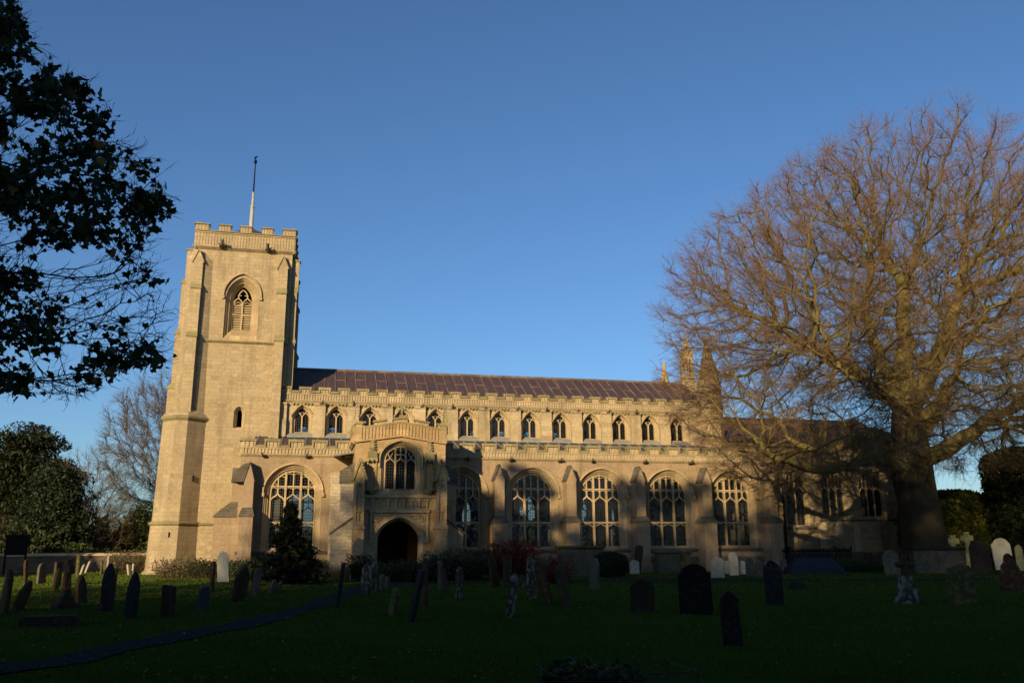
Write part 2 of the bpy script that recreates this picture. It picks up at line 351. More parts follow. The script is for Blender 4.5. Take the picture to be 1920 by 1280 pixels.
# ------------------------------------------------------------------ ground, paths
YA, YN, YT = 44.8, 49.8, 47.3      # south faces: aisle, nave clerestory, tower
def ground():
    m, n, l, b = new_mat('churchyard_turf'); v = objvec(n)
    a = noise(n, l, v, .35, 6, .65); c = noise(n, l, v, 14, 6, .75); d = noise(n, l, v, 2.2, 5, .7)
    col = ramp(n, l, a, [(.3, (.034, .066, .009)), (.55, (.052, .088, .012)), (.75, (.074, .092, .018))])
    col = mix(n, l, ramp(n, l, c, [(.3, (0, 0, 0)), (.75, (.75, .75, .75))]), col, (.020, .046, .004))
    col = mix(n, l, ramp(n, l, d, [(.58, (0, 0, 0)), (.72, (.45, .45, .45))]), col, (.07, .06, .022))
    l.new(col, b.inputs['Base Color']); b.inputs['Roughness'].default_value = 1; b.inputs['Specular IOR Level'].default_value = 0
    bump(n, l, b, c, 1.0, .06)
    xs = np.concatenate([[-900, -300, -120, -60, -34], np.linspace(-26, 56, 165), [70, 110, 200, 400, 900]])
    ys = np.concatenate([[-300, -80, -20, 0], np.linspace(4, 66, 125), [90, 150, 300, 700, 1500]])
    X, Y = np.meshgrid(xs, ys)
    Z = .03 * np.sin(X * .7 + 1.3 * np.sin(Y * .4)) * np.cos(Y * .55) + .015 * np.sin(X * 2.3 + Y * 1.7)
    Z *= ((X > -26) & (X < 56) & (Y > 4) & (Y < 66))
    V = np.stack([X, Y, Z], -1).reshape(-1, 3); nx = len(xs); ny = len(ys)
    i = np.arange(nx - 1)[None, :] + nx * np.arange(ny - 1)[:, None]; i = i.ravel()
    Fc = np.stack([i, i + 1, i + nx + 1, i + nx], 1)
    return struct(np_mesh('ground', V, Fc, m, smooth=True)), lambda x, y: (.03 * math.sin(x * .7 + 1.3 * math.sin(y * .4)) * math.cos(y * .55) + .015 * math.sin(x * 2.3 + y * 1.7)) if (-26 < x < 56 and 4 < y < 66) else 0
_, gz = ground()
def smooth_line(pts, n=40):
    pts = [Vector((p[0], p[1])) for p in pts]; P = [pts[0]] + pts + [pts[-1]]; out = []
    for i in range(1, len(P) - 2):
        for k in range(n // (len(pts) - 1)):
            t = k / (n // (len(pts) - 1)); a, b, c, d = P[i - 1], P[i], P[i + 1], P[i + 2]
            out.append(.5 * ((2 * b) + (c - a) * t + (2 * a - 5 * b + 4 * c - d) * t * t + (3 * b - a - 3 * c + d) * t ** 3))
    return out + [pts[-1]]
def path(name, A, B, mat, lift=.02):
    a = smooth_line(A, 60); b = smooth_line(B, 60); V = []; Fc = []
    rr = random.Random(4); K = 6
    for p, q in zip(a, b):
        p = p + Vector((rr.uniform(-.03, .03), rr.uniform(-.03, .03))); q = q + Vector((rr.uniform(-.03, .03), rr.uniform(-.03, .03)))
        for k in range(K + 1):
            r = p.lerp(q, k / K); V.append((r.x, r.y, gz(r.x, r.y) + lift))
    for i in range(min(len(a), len(b)) - 1):
        for k in range(K): o = i * (K + 1) + k; Fc.append((o, o + 1, o + K + 2, o + K + 1))
    return struct(np_mesh(name, V, Fc, mat, smooth=True))
M['asphalt'] = plain('path_asphalt', (.044, .041, .036), (.027, .025, .022), 9, 1.0, .6, 0, .0)
path('footpath', [(-6.2, 11.9), (-4.27, 14.41), (-3.35, 15.92), (-2.63, 17.83), (-1.42, 20.82), (-0.32, 24.1), (1.4, 32.41), (2.48, 37.29), (3.0, 41)],
     [(-5.6, 10.6), (-3.91, 13.25), (-3.06, 14.61), (-2.37, 16.17), (-1.27, 18.86), (-0.27, 21.18), (1.2, 27.5), (2.9, 33.5), (4.6, 41)], M['asphalt'])
path('cross_path', [(3.3, 38.6), (7.56, 39.6), (16.58, 36.2), (25.2, 33.6), (40, 29.5)], [(3.3, 34.6), (6.5, 35.6), (15.02, 33.6), (24.2, 31.9), (39, 27.6)], M['asphalt'], .024)

# ------------------------------------------------------------------ church
church = thing('parish_church', 'large stone church with battlemented west tower, long clerestory, south porch and lead roof', 'church', (10, 50, 0))
def P(mb, name, mat, parent=None, loc=None, **k): return mb.build(name, mat, parent or church, loc, **k)

def ogee(x0, x1, zb, h):
    w_ = x1 - x0; m_ = (x0 + x1) / 2
    L = [(x0, zb - .02), (x0 + .06 * w_, zb + .28 * h), (x0 + .2 * w_, zb + .55 * h), (x0 + .38 * w_, zb + .74 * h), (m_, zb + h)]
    return [L, [(x0 + x1 - x, z) for x, z in L]]
def surround(mb, a, z0, zs, r, prof, f, sillk=.35):
    mb.strips([[(x, y, z) for x, z in arch(a + d, z0 - d * sillk, zs, r + d, 10, f)] for d, y in prof])
def win_aisle():
    a, z0, zs, r, f = 1.12, 1.30, 4.02, 1.15, (.6, .5, .97)
    mb = MB(); surround(mb, a, z0, zs, r, [(.30, -.012), (.27, -.012), (.22, .07), (.19, .07), (.12, .17), (.09, .17), (.0, .30), (0, .52)], f)
    tp = lambda x: arch_top(a, zs, r, x, f)
    y0, y1 = .24, .40
    mb.ribbon(arch(a - .03, z0 + .03, zs, r - .03, 10, f) + [(-a + .03, z0 + .03)], .07, y0 + .01, y1 + .01)
    for x in (-a / 3, a / 3): mb.ribbon([(x, z0), (x, tp(x) + .02)], .105, y0 - .03, y1)
    for x in (-2 * a / 3, 0, 2 * a / 3): mb.ribbon([(x, 3.97), (x, tp(x) + .02)], .062, y0 + .02, y1 - .02)
    mb.ribbon([(-a, 2.60), (a, 2.60)], .085, y0 - .01, y1 - .005); mb.ribbon([(-a, 4.38), (a, 4.38)], .07, y0 + .005, y1 - .012)
    for k in range(3):
        x0 = -a + k * 2 * a / 3
        for L in ogee(x0, x0 + 2 * a / 3, 3.60, .42): mb.ribbon(L, .065, y0 + .012, y1 - .015)
        for L in ogee(x0, x0 + 2 * a / 3, 2.30, .26): mb.ribbon(L, .04, y0 + .03, y1 - .03)
        for s_ in (0, 1):
            xa = x0 + s_ * a / 3
            for zz in (4.22, tp(xa + a / 6) - .22):
                for L in ogee(xa + .02, xa + a / 3 - .02, zz, .12): mb.ribbon(L, .03, y0 + .035, y1 - .035)
    g = MB(); o = arch(a, z0, zs, r, 10, f); g.add([(x, .33, z) for x, z in o], [tuple(range(len(o)))])
    h = MB(); c = [p for p in arch(a + .34, z0, zs, r + .34, 14, f)[2:]]; h.ribbon(c, .08, -.11, .01)
    for s_ in (-1, 1): h.box(s_ * (a + .34) - .08, s_ * (a + .34) + .08, -.13, .01, zs - .16, zs + .02)
    hole = arch(a + .30, z0 - .1, zs, r + .30, 10, f)
    return mb, g, h, hole
def win_cler():
    a, z0, zs, r, f = .42, 7.68, 8.58, .54, (.55, .5, .88)
    mb = MB(); surround(mb, a, z0, zs, r, [(.13, -.012), (.11, -.012), (.06, .08), (.05, .08), (0, .2), (0, .4)], f)
    y0, y1 = .17, .30; mb.ribbon(arch(a - .02, z0 + .02, zs, r - .02, 10, f) + [(-a + .02, z0 + .02)], .05, y0 + .01, y1 + .01)
    mb.ribbon([(0, z0), (0, 8.60)], .075, y0 - .02, y1)
    for s_ in (-1, 1):
        mb.ribbon([(0, 8.56), (s_ * .05, 8.68), (s_ * .14, 8.78), (s_ * .20, 8.88), (s_ * .27, 8.96)], .05, y0 + .005, y1 - .01)
        mb.ribbon([(s_ * a, 8.52), (s_ * .36, 8.68), (s_ * .21, 8.82)], .05, y0 + .008, y1 - .012)
        mb.ribbon([(s_ * .14, 8.78), (s_ * .03, 8.85)], .03, y0 + .02, y1 - .02)
    g = MB(); o = arch(a, z0, zs, r, 10, f); g.add([(x, .25, z) for x, z in o], [tuple(range(len(o)))])
    h = MB(); h.ribbon([(-.60, 8.58), (-.58, 8.68), (-.3, 9.08), (0, 9.30), (.3, 9.08), (.58, 8.68), (.60, 8.58)], .06, -.12, .01)
    return mb, g, h, arch(a + .13, z0 - .05, zs, r + .13, 10, f)
def win_belfry():
    a, z0, zs, r, f = .49, 13.0, 14.55, .92, (.55, .5, .92)
    mb = MB()
    prof = [(.42, -.012), (.38, -.012), (.33, .10), (.30, .10), (.20, .26), (.17, .26), (.03, .50), (0, .50), (0, .75)]
    mb.strips([[(x, y, z - (0 if z > z0 + .01 else 0)) for x, z in arch(a + d, z0 - d * 1.6, zs, r + d, 10, f)] for d, y in prof])
    y0, y1 = .52, .66; mb.ribbon([(0, z0), (0, 14.55)], .09, y0 - .03, y1)
    mb.ribbon([(-a, 13.86), (a, 13.86)], .08, y0 - .01, y1 - .01)
    for s_ in (-1, 1):
        mb.ribbon([(0, 14.5), (s_ * .08, 14.66), (s_ * .22, 14.80), (s_ * .25, 14.95), (s_ * .16, 15.15), (0, 15.30)], .06, y0 + .005, y1 - .01)
        mb.ribbon([(s_ * a, 14.48), (s_ * .42, 14.66), (s_ * .25, 14.82)], .06, y0 + .01, y1 - .015)
        mb.ribbon([(s_ * .25, 14.95), (s_ * .08, 14.98)], .04, y0 + .02, y1 - .02)
        for zz in (14.42,):
            for L in ogee(min(0, s_ * a) + .03, max(0, s_ * a) - .03, zz, .2): mb.ribbon(L, .04, y0 + .02, y1 - .02)
    lv = MB()
    for k in range(11):
        z = 13.08 + k * .132
        if abs(z - 13.86) < .06: continue
        for x0, x1 in ((-a + .01, -.05), (.05, a - .01)):
            lv.add([(x0, .56, z - .03), (x1, .56, z - .03), (x1, .70, z + .085), (x0, .70, z + .085), (x0, .56, z), (x1, .56, z), (x1, .70, z + .115), (x0, .70, z + .115)],
                   [(0, 3, 2, 1), (4, 5, 6, 7), (0, 1, 5, 4), (1, 2, 6, 5), (2, 3, 7, 6), (3, 0, 4, 7)])
    h = MB(); c = arch(a + .50, z0, 14.75, r + .42, 14, f)[2:]; h.ribbon(c, .08, -.13, .01)
    for s_ in (-1, 1): h.box(s_ * (a + .5) - .07, s_ * (a + .5) + .07, -.13, .01, 14.6, 14.76)
    return mb, lv, h, arch(a + .42, z0 - .66, zs, r + .42, 10, f)
def win_porch():
    a, z0, zs, r, f = .75, 4.05, 5.45, .68, (.6, .5, .9)
    mb = MB(); surround(mb, a, z0, zs, r, [(.20, -.012), (.17, -.012), (.13, .08), (.10, .08), (.02, .2), (0, .2), (0, .4)], f, .8)
    y0, y1 = .16, .30; tp = lambda x: arch_top(a, zs, r, x, f)
    mb.ribbon(arch(a - .02, z0 + .02, zs, r - .02, 10, f) + [(-a + .02, z0 + .02)], .05, y0 + .01, y1 + .01)
    for x in (-a / 3, a / 3): mb.ribbon([(x, z0), (x, tp(x) + .02)], .085, y0 - .03, y1)
    mb.ribbon([(-a / 3, 5.72), (a / 3, 5.72)], .06, y0, y1 - .01); mb.ribbon([(0, 5.6), (0, 6.12)], .04, y0 + .02, y1 - .02)
    for k in range(3):
        x0 = -a + k * 2 * a / 3
        for L in ogee(x0, x0 + 2 * a / 3, 5.25, .32): mb.ribbon(L, .05, y0 + .012, y1 - .015)
        if k != 1:
            m_ = x0 + a / 3
            mb.ribbon([(m_, 5.55), (m_ - .06, 5.66), (m_ - .12, 5.8)], .04, y0 + .02, y1 - .02); mb.ribbon([(m_, 5.55), (m_ + .06, 5.66), (m_ + .12, 5.8)], .04, y0 + .02, y1 - .02)
    g = MB(); o = arch(a, z0, zs, r, 10, f); g.add([(x, .24, z) for x, z in o], [tuple(range(len(o)))])
    h = MB(); h.ribbon([(-1.02, 5.1)] + arch(a + .27, z0, zs, r + .26, 14, f)[3:-1][0:0] + [(-p[0], p[1]) for p in arch(a + .27, z0, zs, r + .26, 14, f)[2:17]] + [(p[0], p[1]) for p in arch(a + .27, z0, zs, r + .26, 14, f)[2:16][::-1]] + [(1.02, 5.1)], .07, -.12, .01)
    return mb, g, h, arch(a + .20, z0 - .12, zs, r + .20, 10, f)
def win_chancel(a, z0, nl, zs, r):
    f = (.6, .5, .95); mb = MB(); surround(mb, a, z0, zs, r, [(.2, -.012), (.18, -.012), (.1, .1), (.08, .1), (0, .25), (0, .45)], f)
    y0, y1 = .2, .34; tp = lambda x: arch_top(a, zs, r, x, f); w_ = 2 * a / nl
    for k in range(1, nl): mb.ribbon([(-a + k * w_, z0), (-a + k * w_, tp(-a + k * w_))], .09, y0 - .02, y1)
    for k in range(nl):
        for L in ogee(-a + k * w_, -a + (k + 1) * w_, zs - .35, .35): mb.ribbon(L, .06, y0 + .01, y1 - .01)
        mb.ribbon([(-a + (k + .5) * w_, zs), (-a + (k + .5) * w_, tp(-a + (k + .5) * w_))], .05, y0 + .02, y1 - .02)
    g = MB(); o = arch(a, z0, zs, r, 10, f); g.add([(x, .28, z) for x, z in o], [tuple(range(len(o)))])
    h = MB(); h.ribbon(arch(a + .24, z0, zs, r + .24, 14, f)[2:], .07, -.1, .01)
    return mb, g, h, arch(a + .2, z0 - .07, zs, r + .2, 10, f)
def place_windows(W, spots, mat):
    """spots: (x, y, angle); one window is built, the others are copies sharing its meshes"""
    mb, g, h, _ = W; first = None
    for x, y, ang in spots:
        if first is None:
            fr = P(mb, 'window', mat, church, (x, y, 0)); gl = g.build('leaded_glass', M['glass'], fr, (x, y, 0), recalc=False) if g else None
            hm = h.build('hood_mould', M['dress'], fr, (x, y, 0)); first = (fr, gl, hm)
            for o in first:
                if o: o.location = o.location
            fr.rotation_euler.z = ang
        else:
            fr = first[0].copy(); COL.objects.link(fr); fr.location = Vector((x, y, 0)) - church.location; fr.rotation_euler.z = ang
            for o in first[1:]:
                if o: c = o.copy(); COL.objects.link(c); c.parent = fr
    return first
def parapet(ms, mc, x0, x1, z0, zf, zc, zm, pitch, mw, first, th=.26, rib=.165, corn=True, ct=.14):
    if corn: ms.loft([[(x, 0.02, z0 - .14), (x, -.03, z0 - .14), (x, -.13, z0 - .04), (x, -.13, z0), (x, .02, z0)] for x in (x0 - .02, x1 + .02)])
    ms.box(x0, x1, -.03, th, z0, zc - ct + .01)
    n = int((x1 - x0) / rib); st = (x1 - x0) / n
    for k in range(n): ms.box(x0 + (k + .3) * st, x0 + (k + .7) * st, -.08, -.028, z0 + .02, zf)
    ms.box(x0, x1, -.09, -.025, zf, zf + .05)
    def cop(a, b, z): mc.loft([[(xx, -.12, z - ct), (xx, -.12, z - ct + .07), (xx, -.01, z), (xx, th - .02, z), (xx, th + .07, z - ct + .05), (xx, th + .07, z - ct)] for xx in (a, b)])
    x = first; rr = random.Random(int(x1 * 10)); last = x0
    while x < x1 - .1:
        a, b = max(x, x0), min(x + mw, x1)
        if b - a > .2:
            j = rr.uniform(-.012, .012)
            ms.box(a, b, -.028, th - .003, zc - ct, zm - ct + .01)
            q = max(2, int((b - a) / rib))
            for k in range(q): ms.box(a + (k + .3) * (b - a) / q, a + (k + .7) * (b - a) / q, -.066, -.026, zc - ct + .02, zm - ct - .02)
            cop(a - .10, b + .10, zm + j)
            for e, sg in ((a, -1), (b, 1)):
                if x0 + .05 < e < x1 - .05: mc.box(min(e, e + sg * .085), max(e, e + sg * .085), -.115, th + .06, zc - .03, zm - ct + .02 + j)
            if a - last > .1: cop(last, a - .003, zc)
            last = b + .003
        x += pitch
    if x1 - last > .1: cop(last, x1, zc)
def gargoyle_mesh():
    mb = MB(); mb.tube([(0, .12, -.05), (0, -.12, -.02), (0, -.34, .05), (0, -.46, .14)], [.13, .12, .08, .06], 7)
    mb.tube([(0, -.40, .10), (0, -.50, .17), (0, -.60, .14), (0, -.66, .10)], [.06, .09, .075, .04], 7)
    for s_ in (-1, 1):
        mb.tube([(s_ * .10, -.05, -.04), (s_ * .15, -.20, -.06), (s_ * .12, -.30, -.02)], [.05, .035, .02], 5)
        mb.tube([(s_ * .05, -.50, .22), (s_ * .08, -.48, .29)], [.03, .01], 4)
        mb.add([(s_ * .08, .0, .05), (s_ * .24, -.08, .16), (s_ * .10, -.28, .07), (s_ * .07, -.1, .02)], [(0, 1, 2, 3)])
    return mb
GARG = None
def gargoyle(x, y, z, ang=0, sc=1, rz=0):
    global GARG
    if GARG is None: GARG = P(gargoyle_mesh(), 'gargoyle', M['weather'], church, (x, y, z), recalc=True); o = GARG
    else: o = GARG.copy(); COL.objects.link(o); o.location = Vector((x, y, z)) - church.location
    o.rotation_euler = (0, rz, ang); o.scale = (sc,) * 3
def buttress(x, y, w1, w2, p1, p2, z1, z2, zt, zpk, mat='render', ang=0, parent=None, plinth=True):
    """two stage buttress with weathered set-off and gabled head; projects to local -y"""
    Mx = T(x, y, 0, ang); mb = MB(Mx)
    if plinth:
        mb.box(-w1 / 2 - .07, w1 / 2 + .07, -p1 - .07, .06, -.3, .42); mb.prism_yz([(-p1 - .07, .42), (.05, .42), (.05, .55), (-p1, .52)], -w1 / 2 - .03, w1 / 2 + .03)
    mb.box(-w1 / 2, w1 / 2, -p1, .05, -.2, z1)
    mb.box(-w2 / 2, w2 / 2, -p2, .05, z1, zt)
    mb.prism_xz([(-w2 / 2, zt), (w2 / 2, zt), (0, zpk)], -p2, .05)
    b = P(mb, 'buttress', M[mat], parent)
    we = MB(Mx)
    e = .05
    we.loft([[(-w1 / 2 - e, -p1 - e, z1 - .05), (w1 / 2 + e, -p1 - e, z1 - .05), (w1 / 2 + e, .03, z1 - .05), (-w1 / 2 - e, .03, z1 - .05)],
             [(-w1 / 2 - e, -p1 - e, z1 + .03), (w1 / 2 + e, -p1 - e, z1 + .03), (w1 / 2 + e, .03, z1 + .03), (-w1 / 2 - e, .03, z1 + .03)],
             [(-w2 / 2 - .01, -p2 - .01, z2), (w2 / 2 + .01, -p2 - .01, z2), (w2 / 2 + .01, .03, z2), (-w2 / 2 - .01, .03, z2)]])
    we.build('weathering', M['weather'], b); we = MB(Mx)
    for s_ in (-1, 1):
        dz = zpk - zt; k = 1.12
        we.prism_xz([(s_ * w2 / 2 * k, zt - dz * (k - 1)), (0, zpk + .01), (0, zpk + .09), (s_ * w2 / 2 * (k + .1), zt - dz * (k - 1) + .02)], -p2 - .05, .04)
    we.build('gable_coping', M['weather'], b)
    return b

# ---- aisle (south)
WA = win_aisle(); AX = [-.9, 7.57, 11.5, 15.38, 19.3, 23.15]
mb = MB(T(0, YA)); out = [(-3.5, -.4), (26.4, -.4), (26.4, 5.95), (-3.5, 5.95)]
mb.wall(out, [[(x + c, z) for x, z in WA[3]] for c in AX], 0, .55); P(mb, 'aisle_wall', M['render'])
mb = MB(T(0, YA)); # plinth courses
for a, b in ((-3.5, 1.8), (6.3, 26.45)):
    mb.box(a, b, -.14, .01, -.3, .62); mb.prism_yz([(-.14, .62), (.01, .62), (.01, .80), (-.02, .74)], a, b)
    mb.prism_yz([(-.10, 1.08), (.01, 1.08), (.01, 1.22), (-.10, 1.13)], a, b)
P(mb, 'plinth', M['weather'])
place_windows(WA, [(c, YA, 0) for c in AX] + [(c, 63.2, math.pi) for c in AX + [3.5]], M['dress'])
ms, mc = MB(T(0, YA)), MB(T(0, YA)); parapet(ms, mc, -3.5, 1.95, 5.98, 6.24, 6.44, 6.74, 1.17, .60, -3.5, corn=True)
parapet(ms, mc, 6.35, 26.45, 5.98, 6.24, 6.44, 6.74, 1.17, .60, 6.5)
ms.M = mc.M = T(-3.5, 49.75, 0, -math.pi / 2); parapet(ms, mc, 0.0, 4.9, 5.98, 6.26, 6.42, 6.74, 1.0, .55, .35)
ms.M = mc.M = T(26.4, YA + .02, 0, math.pi / 2); parapet(ms, mc, 0.0, 5.2, 5.98, 6.24, 6.44, 6.74, 1.17, .60, 0)
pr = P(ms, 'parapet', M['ashlar']); mc.build('coping', M['coping'], pr)
mb = MB(); mb.box(-3.5, -2.95, YA + .55, 49.74, -.4, 5.97); mb.box(25.85, 26.38, YA + .55, 50.0, -.4, 5.97); P(mb, 'aisle_end_wall', M['render'])
mb = MB(); mb.prism_yz([(YA + .26, 6.02), (YA + .26, 6.14), (YN, 7.42), (YN, 7.3)], -3.2, 26.2)
af = P(mb, 'aisle_roof', M['lead']); rl = MB()
x = -3.0
while x < 26: rl.box(x, x + .05, YA + .3, YN - .02, 0, 0) if 0 else rl.prism_yz([(YA + .28, 6.15), (YA + .28, 6.19), (YN - .01, 7.46), (YN - .01, 7.42)], x, x + .05); x += .64
rl.prism_yz([(YN - .35, 7.36), (YN - .02, 7.44), (YN - .02, 7.60), (YN - .10, 7.58)], -1.5, 24); rl.build('lead_roll', M['lead_grey'], af)
for bx in (9.55, 13.45, 17.35, 21.25, 25.2):
    buttress(bx, YA, .74, .52, 1.0, .8, 2.62, 2.92, 4.82, 5.5)
for k, gx in enumerate((-2.4, -.3, 1.5, 8.0, 10.3, 13.0, 14.9, 17.9, 20.6, 22.6, 25.0)):
    gargoyle(gx, YA - .1, 5.86, (k % 3 - 1) * .25, .55)
# west corner: one buttress south, one west, both with dark weathered heads
buttress(-3.0, YA, .62, .46, 1.05, .7, 2.9, 3.3, 4.62, 5.45)
bw = buttress(-3.5, YA + .5, .75, .6, 1.1, .35, 2.9, 3.6, 4.6, 5.2, ang=-math.pi / 2)
mb = MB(); mb.prism_xz([(-3.75, 4.55), (-3.05, 4.55), (-3.05, 5.5), (-3.35, 5.4), (-3.75, 5.0)], YA - .42, YA + .6); P(mb, 'weathered_block', M['weather'])
# pale rubble buttress west of the porch
mb = MB(); mb.box(.92, 1.52, 43.7, YA + .02, -.3, 4.45); mb.prism_yz([(43.68, 4.45), (YA + .02, 4.45), (YA + .02, 5.1)], .90, 1.54); P(mb, 'pale_buttress', M['pale'])
mb = MB(); mb.add([(1.0, 42.3, 5.75), (2.0, 42.6, 5.95), (2.0, 44.7, 6.15), (1.0, 44.7, 5.95), (1.0, 42.3, 5.68), (2.0, 42.6, 5.88), (2.0, 44.7, 6.08), (1.0, 44.7, 5.88)],
                  [(0, 1, 2, 3), (4, 7, 6, 5), (0, 4, 5, 1), (1, 5, 6, 2), (2, 6, 7, 3), (3, 7, 4, 0)]); P(mb, 'lead_gutter', M['lead_grey'])
# ---- clerestory
WC = win_cler(); CX = [-.72 + 1.917 * i for i in range(13)]
for (y, ang, nm) in ((YN, 0, 'clerestory_wall'), (58.2, math.pi, 'clerestory_wall')):
    sgn = 1 if ang == 0 else -1
    mb = MB(T(0, y, 0, ang)); xa, xb = (-1.9, 24.4) if sgn > 0 else (-24.4, 1.9)
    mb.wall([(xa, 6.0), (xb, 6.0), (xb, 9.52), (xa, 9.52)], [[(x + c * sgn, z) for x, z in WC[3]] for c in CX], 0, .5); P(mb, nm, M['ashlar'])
place_windows(WC, [(c, YN, 0) for c in CX] + [(c, 58.2, math.pi) for c in CX], M['dress'])
pw = .66
pil = [-1.75] + [(CX[i] + CX[i + 1]) / 2 for i in range(12)] + [23.45]
for i, px in enumerate(pil):
    mb = MB(T(0, YN)); ww = pw if 0 < i < 13 else (.36 if i == 0 else 1.0); L_, R1 = px - ww / 2, px + ww / 2
    mb.loft([[(x, .01, 7.4), (x, -.30, 7.4), (x, -.30, 8.32), (x, -.21, 8.46), (x, -.21, 9.18), (x, -.29, 9.26), (x, -.29, 9.36), (x, .01, 9.40)] for x in (L_, R1)])
    P(mb, 'pilaster', M['ashlar'])
for c in CX: # corbel table and sloping sill of each bay
    mb = MB(T(0, YN)); mb.box(c - .62, c + .62, -.12, .01, 9.34, 9.42)
    for k in range(6): mb.box(c - .57 + k * .2, c - .57 + k * .2 + .09, -.11, .01, 9.25, 9.345)
    P(mb, 'corbel_table', M['coping'])
    mb = MB(T(0, YN)); mb.prism_yz([(-.16, 7.46), (.01, 7.46), (.01, 7.64), (-.16, 7.52)], c - .60, c + .60); P(mb, 'sill', M['coping'])
ms, mc = MB(T(0, YN)), MB(T(0, YN)); parapet(ms, mc, -1.95, 24.3, 9.53, 9.86, 10.10, 10.32, 1.09, .50, -1.95, rib=.15)
ms.M = mc.M = T(0, 58.2, 0, math.pi); parapet(ms, mc, -24.3, 1.95, 9.53, 9.86, 10.10, 10.32, 1.09, .50, -24.3, rib=.3)
pr = P(ms, 'parapet', M['ashlar']); mc.build('coping', M['coping'], pr)
for k, px in enumerate(pil[1:]): gargoyle(px + .05, YN - .16, 9.32, (.35, -.2, .1)[k % 3], (.62, .72, .5)[k % 3])
# nave roof
RY, RZ = 54.0, 12.12
mb = MB()
mb.prism_yz([(YN + .3, 9.62), (YN + .3, 9.74), (RY, RZ), (57.9, 9.74), (57.9, 9.62), (RY, RZ - .14)], -1.7, 25.0)
nr = P(mb, 'nave_roof', M['lead']); rl = MB(); k = 0; x = -1.4
rr = random.Random(3)
sl = (RZ - 9.74) / (RY - YN - .3)
while x < 24.8:
    w_ = .055
    rl.prism_yz([(YN + .31, 9.75), (YN + .31, 9.80), (RY, RZ + .05), (RY, RZ)], x, x + w_)
    yy = RY - rr.uniform(1.3, 1.5); zz = RZ - (RY - yy) * sl
    if k % 2 == 0: rl.prism_yz([(yy, zz + .005), (yy + .045, zz + .055), (yy + .09, zz + .06)], x + w_, x + .62)
    yy = RY - 2.9; zz = RZ - (RY - yy) * sl
    if k % 2: rl.prism_yz([(yy, zz + .005), (yy + .045, zz + .055), (yy + .09, zz + .06)], x + w_, x + .62)
    x += .62; k += 1
rl.tube([(-1.7, RY, RZ + .03), (24.6, RY, RZ + .03)], .09, 8); rl.build('lead_roll', M['leadroll'], nr)
# east gable with bell-cote
mb = MB(T(24.75, 0)); mb.prism_yz([(49.9, 6), (58.1, 6), (58.1, 9.7), (54.0, RZ + .40), (49.9, 9.7)], 0, .5)
for s_ in (-1, 1): mb.prism_yz([(54 + s_ * 4.0, 9.95), (54 + s_ * 4.0, 9.75), (54, RZ + .2), (54, RZ + .5)], -.08, .58)
P(mb, 'east_gable', M['spire'])
mb = MB(T(25.05, 54.0) @ Matrix.Diagonal((.72, .72, 1, 1)))
mb.loft([[(-.55, -1.0, 12.0), (.5, -1.0, 12.0), (.5, 1.0, 12.0), (-.55, 1.0, 12.0)], [(-.45, -.45, 12.75), (.45, -.45, 12.75), (.45, .45, 12.75), (-.45, .45, 12.75)]])
for sx in (-1, 1):
    for sy in (-1, 1): mb.box(sx * .36 - .11, sx * .36 + .11, sy * .36 - .11, sy * .36 + .11, 12.7, 14.15)
for s_ in (-1, 1):
    mb.box(-.05, .05, s_ * .36 - .07, s_ * .36 + .07, 12.7, 14.0)
    mb.box(-.40, .40, s_ * .36 - .08, s_ * .36 + .08, 13.32, 13.40)
    mb.box(s_ * .36 - .08, s_ * .36 + .08, -.40, .40, 13.9, 14.12); mb.box(-.40, .40, s_ * .36 - .085, s_ * .36 + .085, 13.85, 14.14)
mb.box(-.52, .52, -.52, .52, 14.12, 14.22)
mb.prism_xy([(-.44, -.44), (.44, -.44), (.44, .44), (-.44, .44)], 14.22, 15.1, [(-.16, -.16), (.16, -.16), (.16, .16), (-.16, .16)])
mb.prism_xy([(-.15, -.15), (.15, -.15), (.15, .15), (-.15, .15)], 15.1, 15.75, [(-.05, -.05), (.05, -.05), (.05, .05), (-.05, .05)])
for s_ in (-1, 1):
    for t_ in (-1, 1): mb.prism_xy([(s_ * .42 - .07, t_ * .42 - .07), (s_ * .42 + .07, t_ * .42 - .07), (s_ * .42 + .07, t_ * .42 + .07), (s_ * .42 - .07, t_ * .42 + .07)], 14.2, 14.65, [(s_ * .42, t_ * .42)] * 4)
mb.lathe(0, 0, [(.10, 15.68), (.13, 15.76), (.06, 15.86), (.09, 15.95), (.02, 16.05)], 6)
P(mb, 'bell_turret', M['spire'])
def rough_spire(cx, cy, z0, zt, r0, name, shaft=6.8):
    rr = random.Random(int(cy)); mb = MB(); n = 8
    prof = [(r0, shaft), (r0, z0 - 1.5), (r0 + .06, z0 - 1.5), (r0 + .06, z0 - 1.38), (r0 - .01, z0 - 1.3), (r0 - .03, z0)]
    K = 16
    for k in range(1, K + 1):
        t = k / K; r = (r0 - .03) * (1 - t) + .07 * t
        prof += [(r + .035, z0 + (zt - z0) * (t - .5 / K)), (r, z0 + (zt - z0) * t)]
    prof += [(.10, zt + .02), (.09, zt + .2), (.03, zt + .28)]
    loops = []
    for r, z in prof:
        loops.append([(cx + (r + rr.uniform(-.02, .02)) * math.cos(math.pi / 8 + 2 * math.pi * q / n), cy + (r + rr.uniform(-.02, .02)) * math.sin(math.pi / 8 + 2 * math.pi * q / n), z + rr.uniform(-.01, .01)) for q in range(n)])
    mb.loft(loops); return P(mb, name, M['spire'])
rough_spire(24.62, 49.95, 11.3, 14.35, .80, 'stair_turret', 5)
rough_spire(24.9, 57.6, 11.6, 14.2, .62, 'stair_turret', 6)
